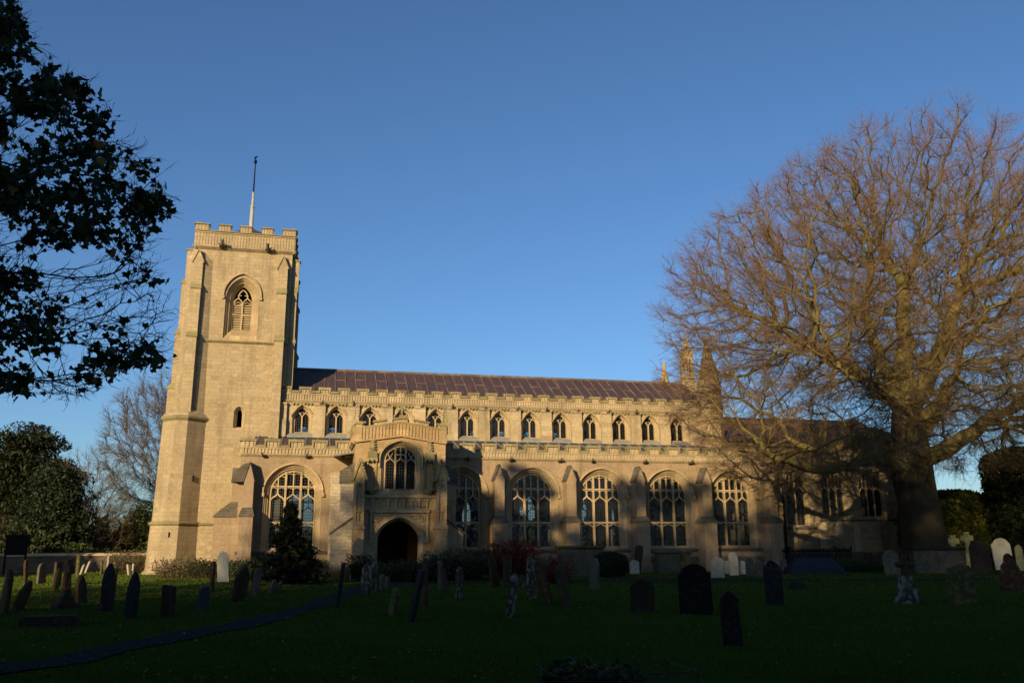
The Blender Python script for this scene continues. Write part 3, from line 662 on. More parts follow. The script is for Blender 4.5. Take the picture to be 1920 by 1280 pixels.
# interior and north side
mb = MB(); rise = [(4.0, .0)]
ac = [9.55 + 3.9 * k for k in range(-3, 4)]
for y in (YN + .02, 57.7):
    hol = []
    for k in range(len(ac)):
        c = ac[k] + 1.95
        if c > 24.5: continue
        hol.append([(x + c, z) for x, z in arch(1.55, -.05, 3.2, 1.7, 10)])
    mb.M = T(0, y); mb.wall([(-1.7, -.2), (24.7, -.2), (24.7, 6.02), (-1.7, 6.02)], hol, 0, .46)
mb.M = None
mb.box(-1.7, 24.7, 49.85, 50.2, 6.0, 6.1)
mb.box(-1.9, -1.5, YA + .5, 63.2, -.2, 6.0)
P(mb, 'nave_arcade', M['inner'])
mb = MB(T(0, 63.2, 0, math.pi)); mb.wall([(-26.4, -.4), (3.5, -.4), (3.5, 5.95), (-26.4, 5.95)], [[(x - c, z) for x, z in WA[3]] for c in AX + [3.5]], 0, .55); P(mb, 'north_aisle_wall', M['render'])
mb = MB(); mb.prism_yz([(63.0, 6.02), (63.0, 6.14), (58.2, 7.42), (58.2, 7.3)], -3.2, 26.2); P(mb, 'aisle_roof', M['lead'])
mb = MB(); mb.box(-3.4, 26.2, YA + .3, 63.1, .02, .06); P(mb, 'floor', M['floor'])
mb = MB(); mb.box(25.0, 25.4, 50.4, 58, -.2, 6); mb.box(25.9, 26.3, 58, 63, -.2, 6); P(mb, 'chancel_arch_wall', M['inner'])

# ---- tower
WB = win_belfry(); TX0, TX1, TY1 = -6.95, -1.65, 52.6
n_before = set(church.children)
mb = MB(T(0, YT)); small = arch(.30, 7.55, 8.35, .38, 6)
mb.wall([(TX0, -.4), (TX1, -.4), (TX1, 17.48), (TX0, 17.48)], [[(x - 4.2, z) for x, z in WB[3]], [(x - 3.94, z) for x, z in small]], 0, .9)
tw = P(mb, 'tower_wall', M['tower'])
mb = MB(); mb.box(TX0, TX0 + .8, YT + .9, TY1, -.4, 17.48); mb.box(TX1 - .8, TX1, YT + .9, TY1, -.4, 17.48); mb.box(TX0 + .8, TX1 - .8, TY1 - .8, TY1, -.4, 17.48)
mb.box(TX0 + .8, TX1 - .8, YT + .9, TY1 - .8, 11.8, 12.0); P(mb, 'tower_side_wall', M['tower'])
mb = MB(); 
def string(z, d=.10, h=.14, x0=TX0, x1=TX1 + .02): mb.prism_yz([(YT + .01, z - h), (YT - .02, z - h), (YT - d, z - h * .45), (YT - d, z - h * .25), (YT + .01, z)], x0, x1)
string(2.62, .11, .15, -5.6); P(mb, 'string_course', M['coping']); mb = MB(); string(12.28, .12, .16); P(mb, 'string_course', M['coping'])
place_windows((WB[0], None, WB[2], WB[3]), [(-4.2, YT, 0)], M['dress'])
P(WB[1], 'louvre', M['dress'], church, (-4.2, YT, 0))
mb = MB(T(-3.94, YT)); mb.strips([[(x, y, z) for x, z in arch(.13 + d, 7.62 - d * 1.0, 8.35, .22 + d * .9, 6)] for d, y in ((.18, -.012), (.15, -.012), (.03, .28), (0, .28), (0, .6))]); P(mb, 'stair_window', M['dress'])
# south-west corner: broad octagonal base, buttresses above
mb = MB(); B0 = [(-7.19, 46.4), (-6.42, 46.4), (-5.58, YT), (-5.58, 48.4), (-7.0, 49.6), (-7.95, 48.7), (-7.95, 47.15)]
c0 = Vector((-6.7, 47.6))
def off(pts, d): return [tuple(Vector(p) + (Vector(p) - c0).normalized() * d) for p in pts]
B1 = [(-6.98, 46.52), (-6.39, 46.52), (-5.58, YT + .005), (-5.58, 48.4), (-7.0, 49.4), (-7.70, 48.6), (-7.70, 47.22)]
mid = [tuple(Vector(a).lerp(Vector(b), .33)) for a, b in zip(B0, B1)]
mb.loft([[(x, y, z) for x, y in p] for p, z in ((off(B0, .14), -.3), (off(B0, .14), .16), (off(B0, .03), .30), (B0, .3), (mid, 2.56), (off(mid, -.05), 2.6), (B1, 7.94))])
mb.loft([[(x, y, z) for x, y in p] for p, z in ((off(B1, .08), 7.92), (off(B1, .08), 8.02), (off(B1, -.22), 8.42))])
tb = P(mb, 'corner_turret', M['tower'])
mb = MB(); mb.loft([[(x, y, z) for x, y in p] for p, z in ((off(mid, .02), 2.48), (off(mid, .10), 2.56), (off(mid, .10), 2.62), (off(mid, -.03), 2.7))]); mb.loft([[(x, y, z) for x, y in p] for p, z in ((off(B1, .02), 7.80), (off(B1, .12), 7.92), (off(B1, .12), 8.0), (off(B1, -.05), 8.14))])
mb.build('string_course', M['coping'], tb)
mb = MB(); mb.box(-6.86, -6.78, 46.415, 46.5, 1.9, 2.15); mb.box(-5.98, -5.93, 46.87, 46.97, 4.7, 5.0)
mb.build('slit_window', M['black'], tb)
mb = MB(); U = [(-6.95, 47.0), (-6.15, 47.0), (-5.72, YT), (-5.72, 48.2), (-7.2, 48.6), (-7.3, 47.6)]
mb.prism_xy(U, 8.3, 16.7, [(-6.9, 47.1), (-6.2, 47.1), (-5.85, YT + .01), (-5.85, 48.2), (-7.2, 48.6), (-7.25, 47.6)])
mb.prism_xy([(-6.9, 47.1), (-6.2, 47.1), (-5.85, YT + .01), (-5.85, 48.2), (-7.2, 48.6), (-7.25, 47.6)], 16.7, 17.2, [(-6.7, 47.32), (-6.3, 47.32), (-6.2, 47.4), (-6.2, 48.2), (-7.0, 48.4), (-7.0, 47.6)])
P(mb, 'corner_turret', M['tower'])
def tbutt(x, y, w_, stages, ang, gable=True):
    m_ = MB(T(x, y, 0, ang)); c_ = MB(T(x, y, 0, ang))
    for i, (z0, z1, p) in enumerate(stages):
        m_.box(-w_ / 2, w_ / 2, -p, .2, z0, z1)
        if i + 1 < len(stages):
            q = stages[i + 1][2]
            c_.loft([[(-w_ / 2 - .03, -p - .06, z1 - .04), (w_ / 2 + .03, -p - .06, z1 - .04), (w_ / 2 + .03, .1, z1 - .04), (-w_ / 2 - .03, .1, z1 - .04)],
                     [(-w_ / 2 - .03, -p - .06, z1 + .02), (w_ / 2 + .03, -p - .06, z1 + .02), (w_ / 2 + .03, .1, z1 + .02), (-w_ / 2 - .03, .1, z1 + .02)],
                     [(-w_ / 2 - .01, -q - .01, z1 + .28), (w_ / 2 + .01, -q - .01, z1 + .28), (w_ / 2 + .01, .1, z1 + .28), (-w_ / 2 - .01, .1, z1 + .28)]])
    z1, p = stages[-1][1], stages[-1][2]
    if gable:
        m_.prism_xz([(-w_ / 2, z1), (w_ / 2, z1), (0, z1 + .62)], -p, .2)
        for s_ in (-1, 1): c_.prism_xz([(s_ * w_ / 2 * 1.15, z1 - .09), (0, z1 + .62), (0, z1 + .71), (s_ * w_ / 2 * 1.28, z1 - .06)], -p - .05, .2)
    else: c_.box(-w_ / 2 - .06, w_ / 2 + .06, -p - .06, .2, z1, z1 + .08)
    o = P(m_, 'buttress', M['tower']); c_.build('weathering', M['coping'], o)
tbutt(-6.57, 47.1, .50, [(8.2, 12.3, .42), (12.3, 15.0, .30), (15.0, 16.55, .18)], 0)
tbutt(-7.1, 48.4, .6, [(8.2, 9.7, .66), (9.7, 12.7, .52), (12.7, 15.6, .40), (15.6, 17.5, .26)], -math.pi / 2, False)
tbutt(-2.1, YT, .50, [(6.0, 12.3, .48), (12.3, 15.0, .40), (15.0, 16.5, .30)], 0)
tbutt(TX1 - .02, 47.85, .5, [(6.0, 9.2, .42), (9.2, 12.4, .38), (12.4, 15.3, .36), (15.3, 17.1, .42)], math.pi / 2, False)
tbutt(TX1 - .02, 51.9, .5, [(6.0, 9.2, .62), (9.2, 12.4, .5), (12.4, 15.3, .42), (15.3, 17.1, .35)], math.pi / 2, False)
# tower parapet
ms, mc = MB(T(0, YT - .1)), MB(T(0, YT - .1)); zz = (17.5, 18.28, 18.48, 18.88)
X0, X1 = TX0 + .06, TX1 + .12
def tp_par(L):
    ms.loft([[(x, 0.1, zz[0] - .14), (x, .06, zz[0] - .14), (x, -.09, zz[0] - .02), (x, -.09, zz[0] + .02), (x, .1, zz[0] + .02)] for x in (-.05, L + .05)])
    ms.box(0, L, 0, .3, zz[0], zz[2] - .07); n = int(L / .15)
    for k in range(n): ms.box((k + .3) * L / n, (k + .7) * L / n, -.022, .002, zz[0] + .06, zz[1])
    ms.box(0, L, -.055, .003, zz[1], zz[1] + .05)
    mc.loft([[(x, -.07, zz[2] - .1), (x, -.07, zz[2] - .05), (x, .15, zz[2]), (x, .35, zz[2] - .05), (x, .35, zz[2] - .1)] for x in (0, L)])
    for a, b in ((0, .70), (1.23, 1.85), (2.37, 2.97), (3.53, 4.12), (L - .70, L)):
        ms.box(a, b, .002, .297, zz[2] - .08, zz[3] - .1); q = 3
        for k in range(q + 1):
            if q: ms.box(a + (k + .3) * (b - a) / (q + 1), a + (k + .7) * (b - a) / (q + 1), -.02, .004, zz[2] - .04, zz[3] - .13)
        mc.loft([[(x, -.08, zz[3] - .12), (x, -.08, zz[3] - .06), (x, .15, zz[3]), (x, .36, zz[3] - .06), (x, .36, zz[3] - .12)] for x in (a - .04, b + .04)])
L1 = X1 - X0; L2 = TY1 - YT + .2
ms.M = mc.M = T(X0, YT - .1); tp_par(L1)
ms.M = mc.M = T(X1 + .003, YT - .097, 0, math.pi / 2); tp_par(L2)
ms.M = mc.M = T(X1, TY1 + .1, 0, math.pi); tp_par(L1)
ms.M = mc.M = T(X0 - .003, TY1 + .097, 0, -math.pi / 2); tp_par(L2)
pr = P(ms, 'tower_parapet', M['tower']); mc.build('coping', M['coping'], pr)
gargoyle(-5.45, YT - .15, 17.55, .2, .95, -.1); gargoyle(-2.95, YT - .15, 17.5, -.1, .95, .1)
mb = MB(); cxp, cyp = (X0 + X1) / 2, (YT + TY1) / 2
mb.prism_xy([(X0 + .2, YT + .15), (X1 - .2, YT + .15), (X1 - .2, TY1 - .15), (X0 + .2, TY1 - .15)], 18.0, 19.65, [(cxp - .12, cyp - .12), (cxp + .12, cyp - .12), (cxp + .12, cyp + .12), (cxp - .12, cyp + .12)])
tr = P(mb, 'tower_roof', M['lead']); rl = MB()
for sx, sy in ((-1, -1), (1, -1), (1, 1), (-1, 1)): rl.tube([(cxp + sx * 2.3, cyp + sy * 2.3, 18.1), (cxp, cyp, 19.67)], .05, 6)
rl.build('lead_roll', M['leadroll'], tr)
mb = MB(); mb.lathe(cxp, cyp, [(.12, 19.5), (.12, 20.2), (.10, 21.0), (.13, 21.02), (.13, 21.1), (.075, 21.12), (.06, 21.9), (.085, 21.92), (.085, 21.98)], 10)
fp = P(mb, 'flagpole', M['whitepole']); m2 = MB(); m2.lathe(cxp, cyp, [(.04, 21.95), (.045, 22.05), (.03, 23.7), (.03, 23.85)], 8)
m2.lathe(cxp, cyp, [(.02, 23.80), (.08, 23.88), (.10, 23.96), (.07, 24.05), (.02, 24.10), (.02, 24.15)], 10)
m2.tube([(cxp - .03, cyp, 24.12), (cxp - .02, cyp, 24.24), (cxp + .07, cyp, 24.30), (cxp + .14, cyp, 24.31)], [.03, .06, .035, .01], 6); m2.tube([(cxp - .10, cyp, 24.14), (cxp - .02, cyp, 24.22)], [.015, .04], 5)
m2.build('finial', M['black'], fp)

# the tower stands in line with the nave wall, a little larger than first laid out
TK = 1.052
bpy.context.view_layer.update()
for o in church.children:
    if o in n_before: continue
    wl = Vector(o.location) + church.location
    o.location = Vector((wl.x * TK, wl.y * TK, wl.z * TK - .091)) - church.location; o.scale = tuple(v * TK for v in o.scale)
# ---- chancel and its windows
W2 = win_chancel(.62, 2.55, 2, 5.0, .85); W3 = win_chancel(.78, 3.12, 3, 5.0, .95)
mb = MB(T(0, 50.0)); mb.wall([(25.2, -.4), (37.9, -.4), (37.9, 7.9), (25.2, 7.9)], [[(x + 30.35, z) for x, z in W2[3]]] + [[(x + c, z) for x, z in W3[3]] for c in (33.05, 35.85)], 0, .5)
P(mb, 'chancel_wall', M['chancel'])
place_windows(W2, [(30.35, 50.0, 0)], M['dress']); place_windows(W3, [(33.05, 50.0, 0), (35.85, 50.0, 0)], M['dress'])
mb = MB(); mb.box(37.4, 37.88, 50.5, 58, -.4, 7.9); mb.prism_yz([(50.0, 7.9), (58, 7.9), (54, 10.1)], 37.3, 37.9); mb.box(25.4, 37.4, 57.5, 58, -.3, 7.9); P(mb, 'chancel_side_wall', M['chancel'])
mb = MB(); mb.prism_yz([(49.75, 7.75), (49.75, 7.88), (54, 9.92), (58.3, 7.88), (58.3, 7.75), (54, 9.78)], 25.3, 37.25); cr = P(mb, 'chancel_roof', M['lead'])
rl = MB(); x = 25.8
while x < 37.2: rl.prism_yz([(49.78, 7.90), (49.78, 7.95), (54, 9.98), (54, 9.93)], x, x + .05); x += .66
rl.build('lead_roll', M['leadroll'], cr)
mb = MB(T(0, 50.0))
mb.box(25.3, 37.95, -.08, .01, 7.45, 7.6); mb.box(28.9, 38.0, -.12, .01, -.3, .7); mb.prism_yz([(-.12, .7), (.01, .7), (.01, .86)], 28.9, 38.0); mb.box(31.9, 37.95, -.07, .01, 2.78, 2.9); mb.box(29.4, 31.6, -.08, .01, 2.28, 2.4)
P(mb, 'string_course', M['weather'])
for q in ((31.75, 32.25, -.05, .01, 1.0, 2.7), (34.2, 34.7, -.06, .01, .88, 2.7), (36.9, 37.4, -.06, .01, .88, 2.76)): mb = MB(T(0, 50.0)); mb.box(*q); P(mb, 'pilaster', M['pale'])
mb = MB(T(0, 50.0)); mb.box(32.5, 33.4, -.07, .01, 1.9, 2.75); P(mb, 'wall_tablet', M['pale'])
buttress(37.6, 50.0, .7, .55, 1.1, .8, 2.6, 3.0, 5.6, 6.4, 'chancel')
mb = MB(); mb.tube([(26.25, YA - .12, 0), (26.25, YA - .12, 5.8)], .055, 8); mb.box(26.1, 26.4, YA - .25, YA - .02, 5.55, 5.85)
for z in (1.2, 3.0, 4.8): mb.box(26.17, 26.33, YA - .2, YA + .0, z, z + .06)
P(mb, 'drainpipe', M['black'])

# ---- south porch
PX0, PX1, PY = 1.95, 6.25, 41.2; pc = (PX0 + PX1) / 2
WP = win_porch()
dh = arch(.96, -.05, 1.75, .88, 12, (.45, .5, .93))
mb = MB(T(0, PY)); mb.wall([(PX0, -.4), (PX1, -.4), (PX1, 6.33), (pc, 6.66), (PX0, 6.33)], [[(x + pc, z) for x, z in WP[3]], [(x + pc, z) for x, z in arch(1.14, -.06, 1.75, 1.04, 12, (.45, .5, .93))]], 0, .6)
P(mb, 'porch_wall', M['porch'])
mb = MB(); mb.box(PX0, PX0 + .5, PY + .6, YA + .02, -.4, 6.4); mb.box(PX1 - .5, PX1, PY + .6, YA + .02, -.4, 6.4); mb.box(PX0 + .5, PX1 - .5, PY + .6, YA, 3.0, 3.2)
P(mb, 'porch_side_wall', M['porch'])
mb = MB(); mb.box(PX0 + .5, PX1 - .5, PY + .3, YA, .03, .09); P(mb, 'porch_floor', M['floor'])
mb = MB(); mb.box(pc - .8, pc + .8, YA - .06, YA + .02, .05, 2.4); dr = P(mb, 'church_door', M['door']); mb = MB()
for z in (.6, 1.7): mb.box(pc - .7, pc + .5, YA - .09, YA - .05, z, z + .07)
mb.build('hinge', M['black'], dr)
place_windows(WP, [(pc, PY, 0)], M['dress'])
f4 = (.45, .5, .93)
mb = MB(T(pc, PY)); mb.strips([[(x, y, z) for x, z in arch(.96 + d, -.05, 1.75, .88 + d * .9, 12, f4)] for d, y in ((.20, -.015), (.17, -.015), (.14, .07), (.11, .07), (.06, .2), (.04, .2), (0, .36), (0, .62))])
mb.ribbon(arch(1.18, 0, 1.75, 1.06, 12, f4)[2:], .07, -.10, .01)
# square label
for s_ in (-1, 1):
    mb.box(s_ * 1.32 - .05, s_ * 1.32 + .05, -.10, .01, 1.75, 3.02); mb.box(s_ * 1.28 - .11, s_ * 1.28 + .11, -.09, .01, 1.62, 1.78)
    mb.ribbon([(s_ * 1.05 + .17 * math.cos(t), 2.74 + .17 * math.sin(t)) for t in np.linspace(0, 2 * math.pi, 13)], .045, -.07, .01)
    mb.ribbon([(s_ * 1.05 + .06 * math.cos(t), 2.74 + .06 * math.sin(t)) for t in np.linspace(0, 2 * math.pi, 7)], .05, -.08, .01)
    mb.ribbon([(s_ * 1.2 + .07 * math.cos(t), 2.40 + .07 * math.sin(t)) for t in np.linspace(0, 2 * math.pi, 9)], .035, -.06, .01)
    mb.ribbon([(s_ * .80, 2.86), (s_ * .66, 2.90), (s_ * .5, 2.84), (s_ * .35, 2.9)], .05, -.06, .01); mb.ribbon([(s_ * .8, 2.86), (s_ * .75, 2.76), (s_ * .82, 2.70)], .04, -.05, .01)
mb.box(-1.42, 1.42, -.13, .01, 2.99, 3.09)
P(mb, 'door_arch', M['dress'])
mb = MB(T(pc, PY)) # panelled band with shields
mb.box(-1.75, 1.75, -.16, .01, 3.68, 3.80); mb.box(-1.72, 1.72, -.07, .01, 3.10, 3.18)
for k in range(10): x = -1.66 + k * 3.32 / 9; mb.box(x - .035, x + .035, -.09, .01, 3.18, 3.68)
for k in range(9):
    x = -1.66 + (k + .5) * 3.32 / 9; hw = .185
    mb.prism_xz([(x - hw, 3.69), (x - hw, 3.44), (x - .12, 3.53), (x, 3.62), (x + .12, 3.53), (x + hw, 3.44), (x + hw, 3.69)], -.055, .01)
    if k in (2, 4, 6): mb.prism_xz([(x - .06, 3.42), (x + .06, 3.42), (x + .06, 3.34), (x, 3.27), (x - .06, 3.34)], -.03, .01)
P(mb, 'carved_band', M['dress'])
for s_ in (-1, 1): # niches beside the window: pedestal head, shaft recess, canopy
    x = pc + s_ * 1.36; mb = MB(T(x, PY))
    for q in (-1, 1): mb.box(q * .20 - .03, q * .20 + .03, -.07, .01, 4.1, 5.55); 
    mb.box(-.30, .30, -.17, .01, 4.02, 4.10)
    mb.lathe(0, -.10, [(.10, 3.82), (.20, 3.92), (.23, 4.02)], 7)
    mb.loft([[(-.24, -.02, 5.32), (.24, -.02, 5.32), (.24, .01, 5.32), (-.24, .01, 5.32)], [(-.22, -.24, 5.42), (.22, -.24, 5.42), (.22, .01, 5.42), (-.22, .01, 5.42)], [(-.22, -.24, 5.75), (.22, -.24, 5.75), (.22, .01, 5.75), (-.22, .01, 5.75)], [(-.05, -.14, 5.95), (.05, -.14, 5.95), (.05, .01, 5.95), (-.05, .01, 5.95)]])
    for q in (-1, 0, 1): mb.prism_xy([(q * .2 - .05, -.27), (q * .2 + .05, -.27), (q * .2 + .05, -.17), (q * .2 - .05, -.17)], 5.35, 5.98, [(q * .2, -.22)] * 4)
    mb.prism_xy([(-.09, -.2), (.09, -.2), (.09, -.02), (-.09, -.02)], 5.85, 6.42, [(-.02, -.12), (.02, -.12), (.02, -.08), (-.02, -.08)])
    for kk in range(4):
        for q in (-1, 1): mb.tube([(q * (.08 - kk * .016), -.12, 5.93 + kk * .12), (q * (.16 - kk * .018), -.14, 5.99 + kk * .12)], [.04, .03], 5)
    P(mb, 'niche_canopy', M['coping'])
# porch parapet following the gable
ms, mc = MB(T(0, PY - .05)), MB(T(0, PY - .05))
def gl(x): return 6.33 + .32 * (1 - abs(x - pc) / (PX1 - pc))
xs = [PX0 - .02, pc, PX1 + .02]
for d0, d1, y0, y1 in ((-.09, .0, -.07, .3), (0, .60, 0, .3), (.54, .60, -.03, .01)):
    ms.loft([[(x, y0, gl(x) + d0), (x, y0, gl(x) + d1), (x, y1, gl(x) + d1), (x, y1, gl(x) + d0)] for x in xs])
n = 27
for k in range(n):
    x = PX0 + (k + .5) * (PX1 - PX0) / n; ms.box(x - .028, x + .028, -.05, .002, gl(x) + .02, gl(x) + .54)
mc.loft([[(x, -.06, gl(x) + .58), (x, -.06, gl(x) + .64), (x, .36, gl(x) + .64), (x, .36, gl(x) + .58)] for x in xs])
for a, b in ((PX0, 2.33), (2.78, 3.36), (3.72, 4.38), (4.76, 5.40), (5.86, PX1)):
    pts = [a] + ([pc] if a < pc < b else []) + [b]
    ms.loft([[(x, .003, gl(x) + .6), (x, .003, gl(x) + .80), (x, .297, gl(x) + .80), (x, .297, gl(x) + .6)] for x in pts])
    pts = [a - .05] + ([pc] if a < pc < b else []) + [b + .05]
    mc.loft([[(x, -.08, gl(x) + .78), (x, -.08, gl(x) + .84), (x, .15, gl(x) + .89), (x, .36, gl(x) + .84), (x, .36, gl(x) + .78)] for x in pts])
ms.box(PX0 - .06, PX0 + .30, -.065, .31, 6.30, 6.40); ms.box(PX1 - .30, PX1 + .06, -.065, .31, 6.30, 6.40)
for a in (PX0 - .03, PX1 - .27): ms.box(a, a + .30, -.055, .315, 6.40, 7.10); mc.box(a - .04, a + .34, -.11, .36, 7.10, 7.24)
for X, ang, s0 in ((PX0 - .05, -math.pi / 2, YA - .1), (PX1 + .05, math.pi / 2, PY + .25)):
    ms.M = mc.M = T(X, s0, 0, ang); parapet(ms, mc, (0 if ang < 0 else .15), (3.05 if ang < 0 else 3.3), 6.36, 6.75, 6.95, 7.2, 1.0, .6, .3)
pr = P(ms, 'porch_parapet', M['porch']); mc.build('coping', M['coping'], pr)
mb = MB(); mb.prism_xz([(PX0 + .3, 6.5), (PX1 - .3, 6.5), (PX1 - .3, 6.7), (pc, 6.95), (PX0 + .3, 6.7)], PY + .25, YA + 1.2); P(mb, 'porch_roof', M['lead'])
def crocket(x, y, z0, z1, r, name, mat='coping'):
    m_ = MB(); m_.prism_xy([(x - r, y - r), (x + r, y - r), (x + r, y + r), (x - r, y + r)], z0, z0 + .18)
    m_.prism_xy([(x - r * .8, y - r * .8), (x + r * .8, y - r * .8), (x + r * .8, y + r * .8), (x - r * .8, y + r * .8)], z0 + .18, z1, [(x - .02, y - .02), (x + .02, y - .02), (x + .02, y + .02), (x - .02, y + .02)])
    K = 5
    for k in range(K):
        t = (k + .3) / K; zc = z0 + .2 + (z1 - z0 - .2) * t; rr_ = r * .8 * (1 - t) + .02
        for a in range(4):
            dx, dy = math.cos(a * math.pi / 2 + .785), math.sin(a * math.pi / 2 + .785)
            m_.tube([(x + dx * rr_, y + dy * rr_, zc), (x + dx * (rr_ + .06), y + dy * (rr_ + .06), zc + .06)], [.035, .025], 5)
    m_.lathe(x, y, [(.02, z1 - .03), (.06, z1), (.04, z1 + .06), (.01, z1 + .1)], 6)
    return P(m_, name, M[mat])
crocket(PX0 - .02, PY + .05, 7.1, 8.0, .13, 'pinnacle', 'ashlar'); crocket(PX1 - .05, PY + .05, 7.1, 8.0, .13, 'pinnacle')
mb = MB(); mb.box(pc - .11, pc + .11, PY, PY + .2, 7.5, 7.62); mb.box(pc - .045, pc + .045, PY + .05, PY + .14, 7.6, 8.15); mb.box(pc - .2, pc + .2, PY + .052, PY + .138, 7.87, 7.97)
for a in (-.2, .2): mb.box(pc + a - .05, pc + a + .05, PY + .04, PY + .15, 7.85, 7.99)
mb.box(pc - .07, pc + .07, PY + .04, PY + .15, 8.1, 8.2); P(mb, 'cross', M['coping'])
for s_ in (-1, 1): # front buttresses with gabled niches, and side buttresses
    xb = 2.17 if s_ < 0 else 6.0; mb = MB(T(xb, PY)); w_ = .22
    mb.box(-.30, .30, -1.05, .02, -.3, .45); mb.box(-.25, .25, -.95, .02, .45, 2.25)
    mb.loft([[(-.29, -1.0, 2.22), (.29, -1.0, 2.22), (.29, .02, 2.22), (-.29, .02, 2.22)], [(-.29, -1.0, 2.30), (.29, -1.0, 2.30), (.29, .02, 2.30), (-.29, .02, 2.30)], [(-.24, -.82, 2.42), (.24, -.82, 2.42), (.24, .02, 2.42), (-.24, .02, 2.42)]])
    mb.box(-w_, w_, -.76, .02, 2.35, 4.46)
    for q in (-1, 1): mb.box(q * (w_ - .04) - .045, q * (w_ - .04) + .045, -.84, -.75, 2.4, 4.46)
    mb.box(-w_, w_, -.83, -.75, 2.4, 2.55); mb.box(-w_, w_, -.83, -.75, 3.0, 3.08); mb.box(-.02, .02, -.82, -.75, 2.55, 3.0); mb.prism_xz([(-w_, 4.0), (-w_ + .07, 4.05), (0, 4.3), (w_ - .07, 4.05), (w_, 4.0), (w_, 4.5), (-w_, 4.5)], -.82, -.75)
    mb.prism_xz([(-w_ - .03, 4.46), (w_ + .03, 4.46), (0, 5.30)], -.84, .02)
    o = P(mb, 'porch_buttress', M['porch']); cb = MB(T(xb, PY))
    for q in (-1, 1):
        cb.prism_xz([(q * (w_ + .07), 4.40), (0, 5.30), (0, 5.40), (q * (w_ + .12), 4.44)], -.90, .02)
        for k in range(6): t = (k + .5) / 6; cb.tube([(q * (w_ + .08) * (1 - t), -.88, 4.46 + .9 * t), (q * ((w_ + .08) * (1 - t) + .07), -.89, 4.50 + .9 * t)], [.035, .025], 5)
    cb.lathe(0, -.45, [(.03, 5.3), (.08, 5.42), (.03, 5.5)], 6); cb.build('gablet', M['coping'], o)
    X = PX0 + .02 if s_ < 0 else PX1 - .02; mb = MB(T(X, PY + .62, 0, s_ * math.pi / 2))
    mb.box(-.36, .30, -.98, .02, -.3, 2.0); mb.prism_yz([(-.98, 2.0), (.02, 2.0), (.02, 2.72)], -.36, .30); mb.box(-.28, .24, -.62, .02, 2.0, 4.35)
    o = P(mb, 'porch_buttress', M['porch' if s_ > 0 else 'pale']); cb = MB(T(X, PY + .62, 0, s_ * math.pi / 2))
    cb.prism_yz([(-1.06, 1.96), (-1.06, 2.06), (.02, 2.84), (.02, 2.74)], -.40, .34); cb.box(-.32, .28, -.68, .02, 4.35, 4.95); cb.prism_yz([(-.68, 4.95), (.02, 4.95), (.02, 5.35)], -.32, .28)
    cb.build('weathering', M['weather'], o)
# ------------------------------------------------------------------ gravestones
def outline(shape, w_, h, rr):
    a = w_ / 2; hs = h * .80
    arc = lambda cx, cz, rx, rz, t0, t1, n: [(cx + rx * math.cos(t0 + (t1 - t0) * k / n), cz + rz * math.sin(t0 + (t1 - t0) * k / n)) for k in range(n + 1)]
    if shape == 'round': p = [(-a, -.35), (a, -.35)] + arc(0, h - a * .8, a, a * .8, 0, math.pi, 10)
    elif shape == 'gothic': p = [(-a, -.35), (a, -.35), (a, h - a * 1.5)] + [(a * math.cos(t) ** .8 if t < 1.5 else 0, h - a * 1.5 + a * 1.5 * (t / 1.5708) ** .85) for t in (.35, .7, 1.0, 1.3)] + [(0, h)] + [(-a * math.cos(t) ** .8, h - a * 1.5 + a * 1.5 * (t / 1.5708) ** .85) for t in (1.3, 1.0, .7, .35)] + [(-a, h - a * 1.5)]
    elif shape == 'shoulder': p = [(-a, -.35), (a, -.35), (a, h * .80), (a * .93, h * .84), (a * .84, h * .84)] + arc(0, h * .84, a * .78, h * .16, .1, math.pi - .1, 10) + [(-a * .84, h * .84), (-a * .93, h * .84), (-a, h * .80)]
    elif shape == 'cant': p = [(-a, -.35), (a, -.35), (a, h * .78), (a * .6, h), (-a * .8, h * .97), (-a, h * .9)]
    elif shape == 'ogee': p = [(-a, -.35), (a, -.35), (a, h * .84), (a * .75, h * .87), (a * .6, h * .94), (a * .3, h * .97), (0, h), (-a * .3, h * .97), (-a * .6, h * .94), (-a * .75, h * .87), (-a, h * .84)]
    elif shape == 'bell': p = [(-a, -.35), (a, -.35), (a, h * .52), (a * .86, h * .55), (a * .78, h * .66)] + arc(0, h * .76, a * .5, h * .24, .0, math.pi, 9) + [(-a * .78, h * .66), (-a * .86, h * .55), (-a, h * .52)]
    elif shape == 'rough': p = [(-a, -.35), (a, -.35)] + [(a * (1 + rr.uniform(-.12, .05)), h * t) for t in (.2, .4, .6, .8)] + [(a * .7, h * rr.uniform(.9, .96)), (a * .2, h), (-a * .3, h * rr.uniform(.93, .98)), (-a * .8, h * .9)] + [(-a * (1 + rr.uniform(-.12, .05)), h * t) for t in (.75, .5, .25)]
    else: p = [(-a, -.35), (a, -.35), (a, h * .97), (a * .9, h), (0, h * 1.005), (-a * .9, h), (-a, h * .97)]
    return p
